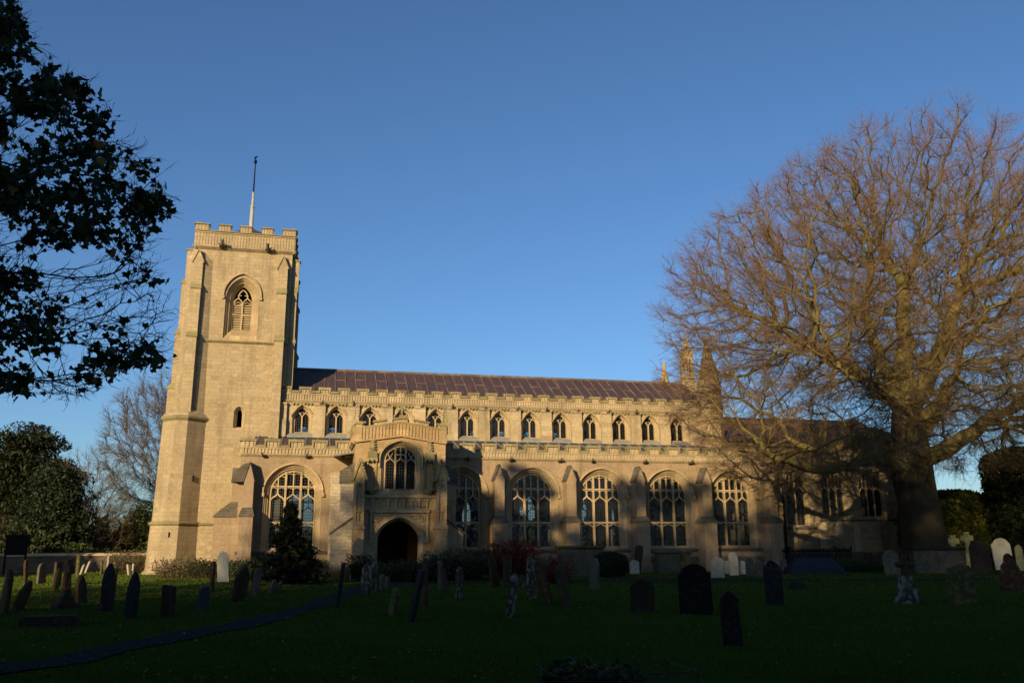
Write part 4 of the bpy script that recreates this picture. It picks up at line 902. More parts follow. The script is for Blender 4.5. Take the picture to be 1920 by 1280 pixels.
def headstone(x, y, w_, t, h, yawd, lean, shape, mat, label):
    rr = random.Random(int(x * 131 + y * 17)); p = outline(shape, w_, h, rr)
    p = [(a + rr.uniform(-.013, .013), b + rr.uniform(-.013, .013)) for a, b in p]
    cx, cz = 0, h * .5; ins = lambda q, d: [(a - math.copysign(min(abs(a), d), a), b - (d if b > cz else -d)) for a, b in q]
    mb = MB(); e = .014; pin = ins(p, e)
    mb.loft([[(a, -t / 2, b) for a, b in pin], [(a, -t / 2 + e, b) for a, b in p], [(a, t / 2 - e, b) for a, b in p], [(a, t / 2, b) for a, b in pin]])
    if 'carved' in label:
        q = [(a * .72, h * .72 + (b - h * .72) * .75) for a, b in p if b > h * .72]
        mb.ribbon(q, .03, -t / 2 - .018, -t / 2 + .01); mb.box(-w_ * .40, w_ * .40, -t / 2 - .018, -t / 2 + .01, h * .66, h * .69); mb.box(-w_ * .2, w_ * .2, -t / 2 - .015, -t / 2 + .01, h * .78, h * .80)
    if 'blackened' in label:
        mb.ribbon([(w_ * .42 * math.cos(k), h * .70 + h * .17 * math.sin(k)) for k in np.linspace(.15, 2.99, 12)], .035, -t / 2 - .02, -t / 2 + .01)
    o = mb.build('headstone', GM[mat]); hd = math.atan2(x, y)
    M1 = Matrix.Rotation(R_(yawd) + R_(rr.uniform(-4, 4)), 4, 'Z'); ax = Vector((math.sin(hd), math.cos(hd), 0))
    o.matrix_world = Matrix.Translation((x, y, gz(x, y))) @ Matrix.Rotation(R_(lean), 4, ax) @ Matrix.Rotation(R_(rr.uniform(-3, 3)), 4, 'X') @ M1
    return tag(o, label, 'gravestone', 'headstones in the churchyard')
GRAVES = [
(-7.29,24.38,0.62,0.10,1.06,119,2,'shoulder','dark','dark headstone cut by the left edge of the photo'),
(-7.23,25.20,0.62,0.10,0.79,84,17,'gothic','brown','brown pointed headstone leaning right near the left edge, beside the stone cross'),
(-11.66,41.38,0.50,0.09,0.99,97,-4,'round','brown','thin edge-on headstone standing just behind the brown leaning one at far left'),
(-10.75,40.17,0.62,0.10,0.84,76,0,'round','grey','grey round-topped headstone in front of the notice board'),
(-8.65,34.17,0.62,0.10,0.77,90,4,'round','moss','lichened narrow headstone just left of the stone cross'),
(-9.73,38.55,0.62,0.10,0.95,82,0,'flat','brown','square brown headstone half hidden behind the lichened narrow one beside the cross'),
(-6.33,27.86,0.62,0.10,0.79,80,-5,'gothic','brown','low brown pointed headstone right of the stone cross'),
(-11.36,48.55,0.50,0.09,1.05,113,0,'flat','moss','tall thin edge-on headstone rising behind the low brown one beside the cross'),
(-11.49,49.96,0.50,0.09,0.54,92,12,'round','light','small pale slab leaning right, left one of the leaning pair by the boundary wall'),
(-11.98,53.14,0.50,0.09,0.69,88,15,'round','light','taller pale slab leaning right, right one of the leaning pair by the boundary wall'),
(-10.46,49.61,0.50,0.09,0.75,97,0,'flat','moss','very thin slab standing left of the tall slate headstone'),
(-4.96,24.55,0.62,0.10,1.18,80,0,'gothic','slate','tallest dark slate headstone on the left lawn with shouldered pointed top'),
(-10.43,51.05,0.50,0.09,0.97,93,0,'flat','light','pale thin stone peeping up behind the tall slate headstone'),
(-5.51,28.06,0.50,0.09,0.97,101,0,'flat','brown','thin dark slab pressed behind the right side of the tall slate headstone'),
(-8.97,49.10,0.50,0.09,0.56,86,-11,'flat','light','small pale slab leaning left, rising behind the dark pointed stone left of the tower'),
(-9.24,51.40,0.50,0.09,0.56,92,0,'flat','light','small pale upright slab beside the left-leaning one, left of the tower foot'),
(-4.02,22.53,0.62,0.10,1.05,78,2,'gothic','slate','dark pointed slate headstone before two pale slabs, nearest to the path on the left'),
(-3.25,22.91,0.62,0.10,0.71,118,0,'flat','dark','square-topped dark headstone on the left lawn between tower foot and path'),
(-2.66,24.78,0.62,0.10,0.58,78,3,'cant','blue','low bluish headstone with slanted top near the path'),
(-3.29,33.18,0.50,0.09,1.05,93,0,'flat','dark','thin dark edge-on slab just left of the bright white headstone'),
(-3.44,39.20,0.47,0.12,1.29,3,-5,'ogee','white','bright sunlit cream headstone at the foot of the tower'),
(-1.96,26.79,0.62,0.10,1.04,60,11,'gothic','brown','dark brown pointed headstone leaning right beside the conifer bush'),
(-1.54,29.08,0.62,0.10,0.84,76,0,'round','grey','grey round headstone between the leaning brown stone and the conifer bush'),
(-1.16,30.94,0.50,0.09,0.47,75,13,'round','grey','small grey stone leaning right in front of the conifer bush'),
(-0.96,31.49,0.50,0.09,0.37,81,14,'round','grey','smallest grey stone in front of the conifer bush, right of its leaning neighbour'),
(0.83,24.33,0.50,0.09,1.15,84,6,'flat','slate','tall thin slate leaning right, standing alone beside the path'),
(1.81,28.34,0.62,0.10,0.98,106,1,'round','lichen','lichened headstone at the path bend left of the porch door, nearest of the group there'),
(2.26,30.82,0.62,0.10,1.01,67,0,'round','lichen','tall lichened headstone second in the group left of the porch door'),
(2.63,32.03,0.50,0.09,0.55,70,0,'round','grey','low rounded grey stone in front of the porch door, left of its squarer neighbour'),
(2.90,33.02,0.50,0.09,0.40,76,0,'flat','grey','lowest grey stone in front of the porch door'),
(1.98,21.13,0.50,0.09,0.60,94,10,'flat','moss','worn slab leaning right on the lawn in front of the porch door'),
(2.26,19.66,0.50,0.09,1.09,90,12,'flat','slate','dark slate leaning strongly right, nearest stone in front of the porch'),
(2.95,22.62,0.50,0.09,1.20,92,-1,'gothic','brown','tall brown upright stone standing behind the strongly leaning slate'),
(4.63,31.41,0.50,0.09,0.98,72,0,'flat','grey','thin grey upright slab right of the porch, left one of a pair'),
(4.53,28.91,0.50,0.09,0.85,74,-13,'flat','brown','thin brown slab leaning left beside the grey upright one right of the porch'),
(4.50,26.51,0.62,0.10,0.95,66,0,'round','lichen','narrow lichened stone on its own right of the porch'),
(6.91,32.51,0.62,0.10,1.10,52,-9,'flat','brown','headstone leaning left in front of the red bush'),
(7.25,32.02,0.62,0.10,1.15,54,0,'flat','brown','square upright headstone in front of the red bush'),
(4.60,20.09,0.62,0.10,0.97,66,7,'rough','lichen','white-crusted leaning stone, nearest of the cluster below the red bush'),
(7.85,32.21,0.50,0.09,0.46,58,0,'round','lichen','small round stone tucked behind the white-crusted leaning one'),
(6.60,25.88,0.62,0.10,1.27,56,0,'rough','lichen','tall rough-edged lichened stone in the middle of the central cluster'),
(6.61,24.06,0.62,0.10,1.23,98,-11,'rough','red','reddish stone leaning left in the central cluster'),
(6.84,22.97,0.62,0.10,1.15,52,-11,'rough','brown','brown stone leaning left at the right end of the central cluster'),
(9.76,29.48,0.62,0.10,1.10,95,3,'round','grey','slim grey stone in front of the round dark bush'),
(16.04,41.91,0.48,0.12,0.68,-13,0,'round','light','small pale stone at the buttress foot, in front of a leaning dark slab'),
(16.36,42.52,0.41,0.12,1.43,-13,9,'round','dark','dark slab leaning right against the aisle buttress'),
(7.90,20.21,0.57,0.12,0.78,-13,0,'shoulder','dark','broad headstone with carved panel and shouldered round top, left of the large black one'),
(9.08,19.71,0.77,0.12,1.17,-15,0,'shoulder','black','largest blackened headstone with white lichen at its foot, in the middle of the right lawn'),
(18.17,40.49,0.52,0.12,1.10,-15,-3,'gothic','moss','mossy pointed stone rising behind the large blackened headstone'),
(6.99,13.80,0.32,0.12,0.89,-16,-4,'gothic','slate','nearest dark pointed headstone, low on the right lawn'),
(12.22,21.60,0.46,0.12,1.17,-18,-2,'gothic','slate','dark pointed headstone left of the tree trunk, in front of the blue ridged tomb'),
(18.06,36.80,0.61,0.12,0.93,-16,0,'shoulder','light','pale broad headstone, leftmost of the pale row at the aisle wall'),
(20.98,41.64,0.27,0.12,0.64,-16,0,'round','light','little round stone between the two palest stones of the row at the aisle wall'),
(20.38,39.73,0.46,0.12,1.09,-16,0,'round','light','tallest pale round-topped stone of the row at the aisle wall'),
(21.39,40.77,0.29,0.12,0.68,-17,0,'round','light','small pale stone right of the tallest pale one at the aisle wall'),
(20.51,38.38,0.35,0.12,0.83,-17,0,'round','grey','grey stone fourth in the row at the aisle wall, overlapping a small pale one'),
(20.36,37.20,0.41,0.12,0.72,-17,0,'round','grey','low grey stone at the right end of the row at the aisle wall'),
(24.35,41.97,0.32,0.12,0.65,-18,5,'round','grey','small grey stone at the left end of the blue ridged tomb'),
(30.07,45.09,0.63,0.12,0.77,-20,0,'round','moss','mossy low stone, left one of two behind the plants by the railings'),
(30.85,44.81,0.57,0.12,0.77,-21,0,'round','moss','mossy low stone, right one of two behind the plants by the railings'),
(29.40,41.79,0.48,0.12,0.92,-21,0,'flat','dark','dark square stone between the mossy pair and the pale shouldered stone'),
(27.47,37.29,0.76,0.12,1.15,-22,-3,'shoulder','grey','grey shouldered headstone just left of the large chest tomb'),
(17.18,20.54,0.72,0.12,1.05,-24,0,'rough','moss','wide rough mossy headstone standing in front of the two celtic crosses'),
(32.24,37.00,0.92,0.12,1.60,-25,-2,'round','dark','dark tall round-topped stone between the celtic crosses and the bright one'),
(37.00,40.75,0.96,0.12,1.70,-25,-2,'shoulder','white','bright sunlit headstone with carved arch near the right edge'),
(34.85,41.53,0.23,0.12,1.13,-24,0,'gothic','gold','yellow-green lichened stone between the two celtic crosses'),
(22.73,24.84,0.68,0.12,1.21,-25,0,'bell','red','dark bell-topped headstone near the right edge, in front of the bright one'),
(37.77,40.48,0.40,0.12,1.38,-26,0,'gothic','gold','yellow-green lichened pointed stone cut by the right edge'),

]
for g_ in GRAVES: headstone(*g_)
def cross_stone(x, y, h, w_, mat, label, ring=True, yaw_=0, base=True, broken=False):
    mb = MB(); s_ = w_ * .17; ah = h - w_ * .52; z0 = .28 if base else 0
    root = thing('cross_gravestone', label, 'gravestone', (x, y, gz(x, y)), 'stone crosses in the churchyard'); L = (x, y, gz(x, y))
    mb.loft([[(-s_ * 1.45, -.09, z0), (s_ * 1.45, -.09, z0), (s_ * 1.45, .09, z0), (-s_ * 1.45, .09, z0)], [(-s_, -.07, ah - .1), (s_, -.07, ah - .1), (s_, .07, ah - .1), (-s_, .07, ah - .1)]])
    fl = 1.35
    mb.prism_xz([(-s_, ah - .12), (s_, ah - .12), (s_ * .8, ah), (s_ * fl, h), (-s_ * fl, h), (-s_ * .8, ah)], -.072, .072)
    for q in (-1, 1):
        L_ = w_ / 2 * (.45 if broken and q < 0 else 1)
        mb.prism_xz([(q * .01, ah - s_ * .9), (q * L_, ah - s_ * fl), (q * L_, ah + s_ * fl), (q * .01, ah + s_ * .9)], -.07, .07)
    if ring: mb.ribbon([(w_ * .34 * math.cos(t), ah + w_ * .34 * math.sin(t)) for t in np.linspace(0, 2 * math.pi, 21)], w_ * .10, -.045, .045)
    o = mb.build('shaft', GM[mat], root, L)
    if base:
        m2 = MB(); k = w_ * .48; m2.prism_xy([(-k, -k * .8), (k, -k * .8), (k, k * .8), (-k, k * .8)], .12, .30, [(-k * .8, -k * .62), (k * .8, -k * .62), (k * .8, k * .62), (-k * .8, k * .62)])
        m2.box(-k * 1.35, k * 1.35, -k * 1.15, k * 1.15, -.15, .13); m2.build('pedestal', GM[mat], root, L)
    root.rotation_euler.z = R_(yaw_)
    # children were placed for an unrotated root, which sits at the same point
    return root
cross_stone(-6.37, 26.23, 1.27, .50, 'brown', 'weathered stone cross with a broken arm on a stepped pedestal on the left lawn', False, -55, True, True)
cross_stone(34.1, 41.0, 1.85, .62, 'gold', 'left of the two lichened ringed crosses near the tree trunk', True, -28)
cross_stone(35.5, 41.6, 2.0, .64, 'gold', 'right and taller of the two ringed crosses near the tree trunk', True, -28)
def pedestal_cross():
    x, y = 16.04, 21.28; root = thing('cross_gravestone', 'mossy rustic stone cross on a rough rockwork mound, before the large chest tomb', 'gravestone', (x, y, 0), 'stone crosses in the churchyard')
    mb = MB(); rr = random.Random(5); loops = []
    for z, r in ((-.1, .42), (.15, .38), (.4, .30), (.6, .22), (.72, .19)):
        loops.append([(r * (1 + rr.uniform(-.15, .15)) * math.cos(a), .7 * r * (1 + rr.uniform(-.15, .15)) * math.sin(a), z) for a in np.linspace(0, 2 * math.pi, 10)[:-1]])
    mb.loft(loops); mb.build('rockwork', GM['lichen'], root, (x, y, 0))
    mb = MB(); mb.tube([(0, 0, .6), (.01, 0, .9), (0, 0, 1.3)], [.13, .11, .09], 7); mb.tube([(-.24, 0, 1.02), (0, 0, 1.04), (.26, 0, 1.0)], [.08, .10, .08], 7); mb.build('cross', GM['brown'], root, (x, y, 0))
pedestal_cross()
def chest_tomb(x, y, w_, d, h, yaw_, label, mat='grey', top='moss', panels=3):
    L = (x, y, gz(x, y)); root = thing('chest_tomb', label, 'tomb', L); mb = MB()
    mb.box(-w_ / 2 - .06, w_ / 2 + .06, -d / 2 - .06, d / 2 + .06, -.2, .14); mb.box(-w_ / 2, w_ / 2, -d / 2, d / 2, .14, h - .12)
    for k in range(panels + 1):
        xx = -w_ / 2 + k * w_ / panels; mb.box(xx - .06, xx + .06, -d / 2 - .04, -d / 2 + .01, .14, h - .13)
    mb.build('chest', GM[mat], root, L)
    m2 = MB(); e = .12; m2.loft([[(sx * (w_ / 2 + q), sy * (d / 2 + q), z) for sx, sy in ((-1, -1), (1, -1), (1, 1), (-1, 1))] for q, z in ((e - .05, h - .14), (e, h - .10), (e, h - .03), (e - .03, h))])
    m2.build('top_slab', GM[top], root, L); root.rotation_euler.z = R_(yaw_); return root
chest_tomb(13.17, 41.9, 2.1, .95, 1.42, -3, 'long stone chest tomb with a lichened top slab behind the round dark bush', 'grey', 'moss', 2)
chest_tomb(18.3, 42.4, 1.6, .8, 1.12, -3, 'short grey chest tomb below the aisle window, behind the blackened headstone', 'grey', 'grey', 2)
chest_tomb(31.0, 38.6, 2.3, 1.1, 1.28, -22, 'large grey chest tomb with a dark overhanging slab, in front of the big bare tree', 'grey', 'dark', 2)
def coffin_tomb():
    x, y = 24.3, 39.0; L = (x, y, 0); root = thing('ridged_tomb', 'low dark blue ridged tomb on a stepped base in front of the iron railings', 'tomb', L)
    mb = MB(); mb.box(-1.45, 1.45, -.62, .62, -.1, .16); mb.box(-1.3, 1.3, -.5, .5, .16, .34); mb.build('base', GM['blacktomb'], root, L)
    mb = MB(); mb.loft([[(-1.18, -.42, .34), (1.18, -.42, .34), (1.18, .42, .34), (-1.18, .42, .34)], [(-1.15, -.40, .46), (1.15, -.40, .46), (1.15, .40, .46), (-1.15, .40, .46)], [(-.85, -.10, .80), (.85, -.10, .80), (.85, .10, .80), (-.85, .10, .80)]])
    mb.build('lid', GM['blacktomb'], root, L); root.rotation_euler.z = R_(-14)
coffin_tomb()
def railings():
    x, y = 27.2, 43.6; L = (x, y, 0); root = thing('iron_railings', 'black spiked iron railings round a grave at the chancel wall', 'railings', L); w_, d = 1.75, .9
    mb = MB()
    for z in (.22, 1.0):
        for s_ in (-1, 1): mb.box(-w_, w_, s_ * d - .015, s_ * d + .015, z, z + .035); mb.box(s_ * w_ - .015, s_ * w_ + .015, -d, d, z + .003, z + .032)
    mb.build('rail', M['black'], root, L); mb = MB()
    def spike(a, b, r=.012, h=1.18): mb.tube([(a, b, 0), (a, b, h - .14)], r, 5); mb.lathe(a, b, [(r, h - .15), (.035, h - .09), (.0, h + .02)], 5); mb.box(a - .035, a + .035, b - .006, b + .006, h - .17, h - .15)
    for k in range(27):
        for s_ in (-1, 1): spike(-w_ + k * 2 * w_ / 26, s_ * d)
    for k in range(1, 12):
        for s_ in (-1, 1): spike(s_ * w_, -d + k * 2 * d / 12)
    b = mb.build('bar', M['black'], root, L); mb = MB()
    for sx in (-1, 1):
        for sy in (-1, 1): mb.tube([(sx * w_, sy * d, 0), (sx * w_, sy * d, 1.15)], .03, 6); mb.lathe(sx * w_, sy * d, [(.02, 1.13), (.06, 1.2), (.05, 1.26), (0, 1.32)], 7)
    mb.build('corner_post', M['black'], root, L); root.rotation_euler.z = R_(-6)
railings()
mb = MB(); mb.box(-.55, .55, -.3, .3, -.1, .16); mb.box(-.5, .5, -.24, .24, .16, .20)
o = mb.build('grave_kerb', GM['dark'], None, (-5.3, 20.8, 0)); o.rotation_euler.z = R_(8); tag(o, 'low dark ledger slab lying in the shaded grass left of the path', 'grave slab')
rr = random.Random(9); mb = MB(); mb.loft([[((r + rr.uniform(-.05, .05)) * math.cos(a), (r + rr.uniform(-.05, .05)) * .7 * math.sin(a), z + rr.uniform(-.02, .02)) for a in np.linspace(0, 2 * math.pi, 12)[:-1]] for r, z in ((.42, -.05), (.36, .08), (.30, .20), (.22, .24))])
o = mb.build('tree_stump', M['darkbark'], None, (16.56, 27.71, 0)); tag(o, 'low rough dark stump in the grass before the blue ridged tomb', 'stump')
# notice board, boundary wall
L = (-15.6, 53.0, 0); nb = thing('notice_board', 'dark blank back of a notice board on two posts by the boundary wall', 'notice board', L); mb = MB()
mb.box(-.55, .55, -.04, .04, 1.0, 2.0); mb.build('panel', M['black'], nb, L); mb = MB(); mb.prism_yz([(-.12, 2.0), (.12, 2.0), (0, 2.10)], -.62, .62); mb.build('roof', M['black'], nb, L)
for s_ in (-1, 1): mb = MB(); mb.box(s_ * .50 - .04, s_ * .50 + .04, -.05, .05, -.2, 2.0 if 0 else .998); mb.build('post', M['black'], nb, L)
L = (-14, 54.5, 0); bwl = thing('boundary_wall', 'low dark stone boundary wall with a rounded pale coping beyond the left lawn', 'wall', L)
mb = MB(T(-38, 54.6, 0, 0)); mb.box(0, 36, 0, .42, -.3, .92); mb.build('wall', M['bwall'], bwl); mb = MB(T(-38, 54.6, 0, 0)); mb.prism_yz([(-.05, .92), (.47, .92), (.44, 1.0), (.21, 1.07), (-.02, 1.0)], 0, 36); mb.build('coping', M['dress'], bwl)
# ------------------------------------------------------------------ vegetation
def unit(v): return v / (np.linalg.norm(v, axis=-1, keepdims=True) + 1e-9)
def colonize(attr, nodes, parents, D, di, dk, iters, bias=(0, 0, 0), jit=.15, avoid=None):
    N = [np.array(p, float) for p in nodes]; par = list(parents); A = np.array(attr, float); alive = np.ones(len(A), bool)
    P0 = np.array(N); d = np.linalg.norm(A[:, None] - P0[None], axis=2); near = d.argmin(1); nd = d.min(1)
    bias = np.array(bias, float); kids = {}
    for _ in range(iters):
        act = alive & (nd < di)
        if not act.any():
            act = alive & (nd < nd[alive].min() + D * 2) if alive.any() else act
            if not act.any(): break
        idx = near[act]; Pn = np.array(N)[idx]; dv = unit(A[act] - Pn)
        u, inv = np.unique(idx, return_inverse=True); acc = np.zeros((len(u), 3)); np.add.at(acc, inv, dv)
        acc = unit(acc) + bias + rng.normal(0, jit, acc.shape); acc = unit(acc); new = []
        for k, i in enumerate(u):
            p = N[i] + acc[k] * D; ks = kids.setdefault(i, [])
            if any(np.linalg.norm(p - N[c]) < D * .35 for c in ks) or len(ks) > 4:
                sel = np.where(act)[0][inv == k]; alive[sel[nd[sel] < di * .6]] = False; continue
            if avoid is not None and avoid(p): 
                sel = np.where(act)[0][inv == k]; alive[sel] = False; continue
            N.append(p); par.append(int(i)); ks.append(len(N) - 1); new.append(len(N) - 1)
        if not new: continue
        Q = np.array([N[j] for j in new]); al = np.where(alive)[0]
        for s0 in range(0, len(al), 4000):
            ii = al[s0:s0 + 4000]; dd = np.linalg.norm(A[ii][:, None] - Q[None], axis=2); mi = dd.argmin(1); mv = dd[np.arange(len(ii)), mi]
            b = mv < nd[ii]; near[ii[b]] = np.array(new)[mi[b]]; nd[ii[b]] = mv[b]
        alive &= nd > dk
    return np.array(N), np.array(par)
def radii(N, par, tip, ex):
    r = np.zeros(len(N)); acc = np.zeros(len(N))
    for i in range(len(N) - 1, -1, -1):
        r[i] = max(tip, acc[i] ** (1 / ex)) if acc[i] > 0 else tip
        if par[i] >= 0: acc[par[i]] += r[i] ** ex
    return r
def relax(N, par, fixed, it=2, k=.35):
    ch = np.zeros(len(N)); 
    for _ in range(it):
        s = np.zeros_like(N); c = np.zeros(len(N)); m_ = par >= 0
        np.add.at(s, par[m_], N[m_]); np.add.at(c, par[m_], 1); s[m_] += N[par[m_]]; c[m_] += 1
        t = s / np.maximum(c, 1)[:, None]; mv = np.ones(len(N), bool); mv[:fixed] = False; N[mv] += (t[mv] - N[mv]) * k
    return N
def branch_mesh(N, par, r, sel, sides, maxr=None):
    """tapering tubes along the chosen edges (child indices)"""
    ref = np.array([.31, .52, .795]); ch = np.where(sel & (par >= 0))[0]; pa = par[ch]
    d = unit(N[ch] - N[pa]); nd = np.zeros_like(N); nd[1:] = unit(N[1:] - N[np.maximum(par[1:], 0)]); nd[0] = (0, 0, 1)
    main = np.full(len(N), -1); order = np.argsort(r); 
    for i in order:
        if par[i] >= 0: main[par[i]] = i
    ismain = main[pa] == ch; d0 = np.where(ismain[:, None], nd[pa], d); r0 = np.where(ismain, r[pa], np.minimum(r[pa], r[ch] * 1.15)); r1 = r[ch]
    def rings(c, dr, rad):
        a = unit(np.cross(dr, ref)); b = np.cross(dr, a); th = np.arange(sides) * 2 * np.pi / sides
        return c[:, None] + (a[:, None] * np.cos(th)[None, :, None] + b[:, None] * np.sin(th)[None, :, None]) * rad[:, None, None]
    V = np.concatenate([rings(N[pa], d0, r0), rings(N[ch], d, r1)], 1).reshape(-1, 3); E_ = len(ch); base = np.arange(E_)[:, None] * 2 * sides
    k = np.arange(sides); k2 = (k + 1) % sides
    return V, np.stack([base + k, base + k2, base + sides + k2, base + sides + k], -1).reshape(-1, 4)
def twig_mesh(P0, D0, L, r, seg=3, curve=.35, up_=.25, sides=3):
    """many thin curved shoots; returns verts, quads and sample points along them"""
    n = len(P0); p = P0.copy(); d = unit(D0); V = []; th = np.arange(sides) * 2 * np.pi / sides; pts = [p.copy()]; ds = [d.copy()]
    for s in range(seg + 1):
        a = unit(np.cross(d, [.31, .52, .795])); b = np.cross(d, a); rad = r * (1 - .75 * s / seg)
        V.append(p[:, None] + (a[:, None] * np.cos(th)[None, :, None] + b[:, None] * np.sin(th)[None, :, None]) * np.reshape(rad, (-1, 1, 1)))
        if s < seg:
            p = p + d * (L / seg)[:, None]; d = unit(d + rng.normal(0, curve, d.shape) + (np.array([0, 0, up_]) if np.isscalar(up_) else (up_ if len(up_) == n else np.repeat(up_, n // len(up_), 0)))); pts.append(p.copy()); ds.append(d.copy())
    V = np.stack(V, 1).reshape(-1, 3); m_ = (seg + 1) * sides; base = (np.arange(n) * m_)[:, None, None] + (np.arange(seg) * sides)[None, :, None]
    k = np.arange(sides)[None, None, :]; k2 = (k + 1) % sides
    return V, np.stack([base + k, base + k2, base + sides + k2, base + sides + k], -1).reshape(-1, 4), np.stack(pts, 1), np.stack(ds, 1)
def merge(parts):
    V = []; F = []; o = 0
    for v, f in parts: V.append(v); F.append(f + o); o += len(v)
    return np.concatenate(V), np.concatenate(F)
def shoots(P0, D0, L0, r0, nsub, Lsub, up_=.2, curve=.3, subr=.7, spread=.9):
    v, f, pts, ds = twig_mesh(P0, D0, L0, r0, 3, curve, up_); parts = [(v, f)]
    n = len(P0); k = np.repeat(np.arange(n), nsub); t = rng.uniform(.25, 1, len(k)) * 3; i0 = np.minimum(t.astype(int), 2); fr = (t - i0)[:, None]
    q = pts[k, i0] * (1 - fr) + pts[k, i0 + 1] * fr; dd = unit(ds[k, i0] + rng.normal(0, spread, (len(k), 3)) * .6)
    v2, f2, _, _ = twig_mesh(q, dd, rng.uniform(.6, 1.3, len(k)) * Lsub, np.full(len(k), float(np.mean(r0)) * subr), 2, curve, up_)
    parts.append((v2, f2)); return merge(parts)
def blob_noise(p, s, seed=0):
    q = p * s + seed; return (np.sin(q[:, 0] * 1.7 + np.cos(q[:, 1] * 1.3) * 2) + np.sin(q[:, 1] * 1.9 + np.cos(q[:, 2] * 1.5) * 2) + np.sin(q[:, 2] * 1.6 + np.cos(q[:, 0] * 1.1) * 2)) / 3
# --- the great bare beech
def beech():
    bx, by = 31.75, 40.2; L = (bx, by, 0)
    nodes = []; par = []; rad = {}
    def add(p, q, r=None):
        nodes.append(p); par.append(q); 
        if r: rad[len(nodes) - 1] = r
        return len(nodes) - 1
    prev = -1; tr = []
    for z, x, y, r in ((-.3, 0, 0, 1.38), (.3, 0, 0, 1.22), (.9, -.02, 0, 1.10), (1.8, -.05, 0, 1.02), (2.8, -.1, 0, .96), (3.8, -.18, .02, .93), (4.8, -.25, .05, .94), (5.8, -.3, .05, .96), (6.6, -.3, 0, .95), (7.4, -.3, 0, .90), (8.2, -.25, 0, .82), (9.0, -.2, 0, .72)):
        prev = add((bx + x, by + y, z), prev, r); tr.append(prev)
    def limb(start, pts, r0, r1):
        q = start; pp = []; prv = nodes[start]
        for p in pts:
            w3 = (bx + p[0], by + p[1], p[2]); pp.append(tuple((prv[i] + w3[i]) / 2 + rng.normal(0, .10) - (bx, by, 0)[i] for i in range(3))); pp.append(tuple(p[i] + rng.normal(0, .07) for i in range(3))); prv = w3
        pts = pp
        for i, p in enumerate(pts): q = add((bx + p[0], by + p[1], p[2]), q, r0 + (r1 - r0) * i / max(1, len(pts) - 1))
        return q
    limb(tr[6], [(-1.2, -.4, 5.6), (-2.2, -.6, 5.7), (-3.4, -.8, 5.9), (-4.4, -1.2, 5.6), (-5.4, -1.5, 5.3), (-6.6, -1.6, 5.1), (-7.8, -1.4, 5.2), (-9, -1.6, 5.5), (-10, -1.8, 5.9)], .42, .12)
    limb(tr[7], [(-1.1, .3, 6.8), (-2.0, .5, 7.3), (-3.0, .4, 7.2), (-4.0, .2, 6.6), (-5.2, .1, 6.2), (-6.4, -.2, 6.3), (-7.6, .2, 6.8)], .36, .12)
    limb(tr[7], [(1.2, -.3, 6.2), (2.1, -.5, 6.6), (3.2, -.6, 7.3), (4.4, -.4, 8.0), (5.6, -.6, 8.5), (6.9, -.5, 9.0), (8.2, -.6, 9.8)], .46, .16)
    limb(tr[8], [(1.1, .5, 7.4), (2.0, .9, 8.0), (3.0, 1.2, 8.9), (4.0, 1.5, 9.8)], .36, .2)
    limb(tr[9], [(-.8, -.3, 8.4), (-1.4, -.5, 9.6), (-1.9, -.6, 10.9), (-2.6, -.9, 12.2), (-3.2, -1.2, 13.6)], .48, .22)
    limb(tr[10], [(-.9, .5, 9.2), (-1.8, 1.0, 10.2), (-3.0, 1.4, 11.2), (-4.4, 1.8, 12.2), (-5.8, 1.9, 13.0)], .38, .16)
    limb(tr[11], [(-.2, .1, 10.2), (0.1, .2, 11.5), (.2, .1, 13.0), (.3, 0, 14.6), (.2, .1, 16.2)], .58, .26)
    limb(tr[11], [(.6, -.4, 10.0), (1.3, -.8, 11.2), (1.9, -1.1, 12.6), (2.5, -1.3, 14.2), (3.0, -1.4, 15.8)], .46, .22)
    limb(tr[10], [(1.0, .4, 9.2), (2.0, .7, 10.5), (3.1, 1.0, 11.8), (4.2, 1.3, 13.2)], .40, .2)
    limb(tr[8], [(-1.0, -.9, 7.6), (-2.2, -1.9, 8.6), (-3.8, -2.6, 9.4), (-5.6, -3.0, 10.2), (-7.2, -3.4, 10.8)], .34, .13)
    limb(tr[9], [(.3, -1.1, 8.4), (.5, -2.3, 9.4), (.4, -3.6, 10.6)], .32, .15)
    nf = len(nodes)
    c = np.array([35.0, 40.0, 13.0]); R3 = np.array([16.0, 11.0, 10.5]); A = []
    while len(A) < 22000:
        u = rng.normal(size=3); u /= np.linalg.norm(u); rr_ = rng.random() ** .42; p = c + u / (np.abs(u) ** 2.7).sum() ** (1 / 2.7) * rr_ * R3 * (1 + .05 * math.sin(5 * u[0] + 3 * u[2]) * rr_ + .03 * math.sin(11 * u[0] - 7 * u[2] + 4 * u[1]) * rr_)
        if p[2] < (4.0 if p[0] < bx - 5 else 5.2) + .10 * max(0, 6 - abs(p[0] - bx)) * 4: continue
        if p[1] > 47.5 and p[2] < 11: continue
        if p[0] > 46 and rng.random() < .5: continue
        A.append(p)
    for _ in range(1600):
        u = unit(rng.normal(size=3)); p = np.array([28.5, 39.5, 9.0]) + u * rng.random() ** .4 * np.array([8.5, 8.0, 4.6]) ; A.append(p) if p[2] > 4.6 and math.hypot(p[0] - bx, p[1] - by) > 2.2 else None
    av = lambda p: (p[1] > 47.6 and p[2] < 10.3) or p[2] < 3.2
    N, pr_ = colonize(A, nodes, par, .55, 4.5, .72, 80, (0, 0, .04), .22, av)
    N = relax(N, pr_, nf, 2, .3); r = radii(N, pr_, .023, 2.05)
    sc = .40 / max(.4, r[nf - 1] if False else .4)
    for i, v in rad.items(): r[i] = max(v, min(r[i], v * 1.1))
    for i in range(nf, len(N)): r[i] = min(r[i], r[pr_[i]] * .93)
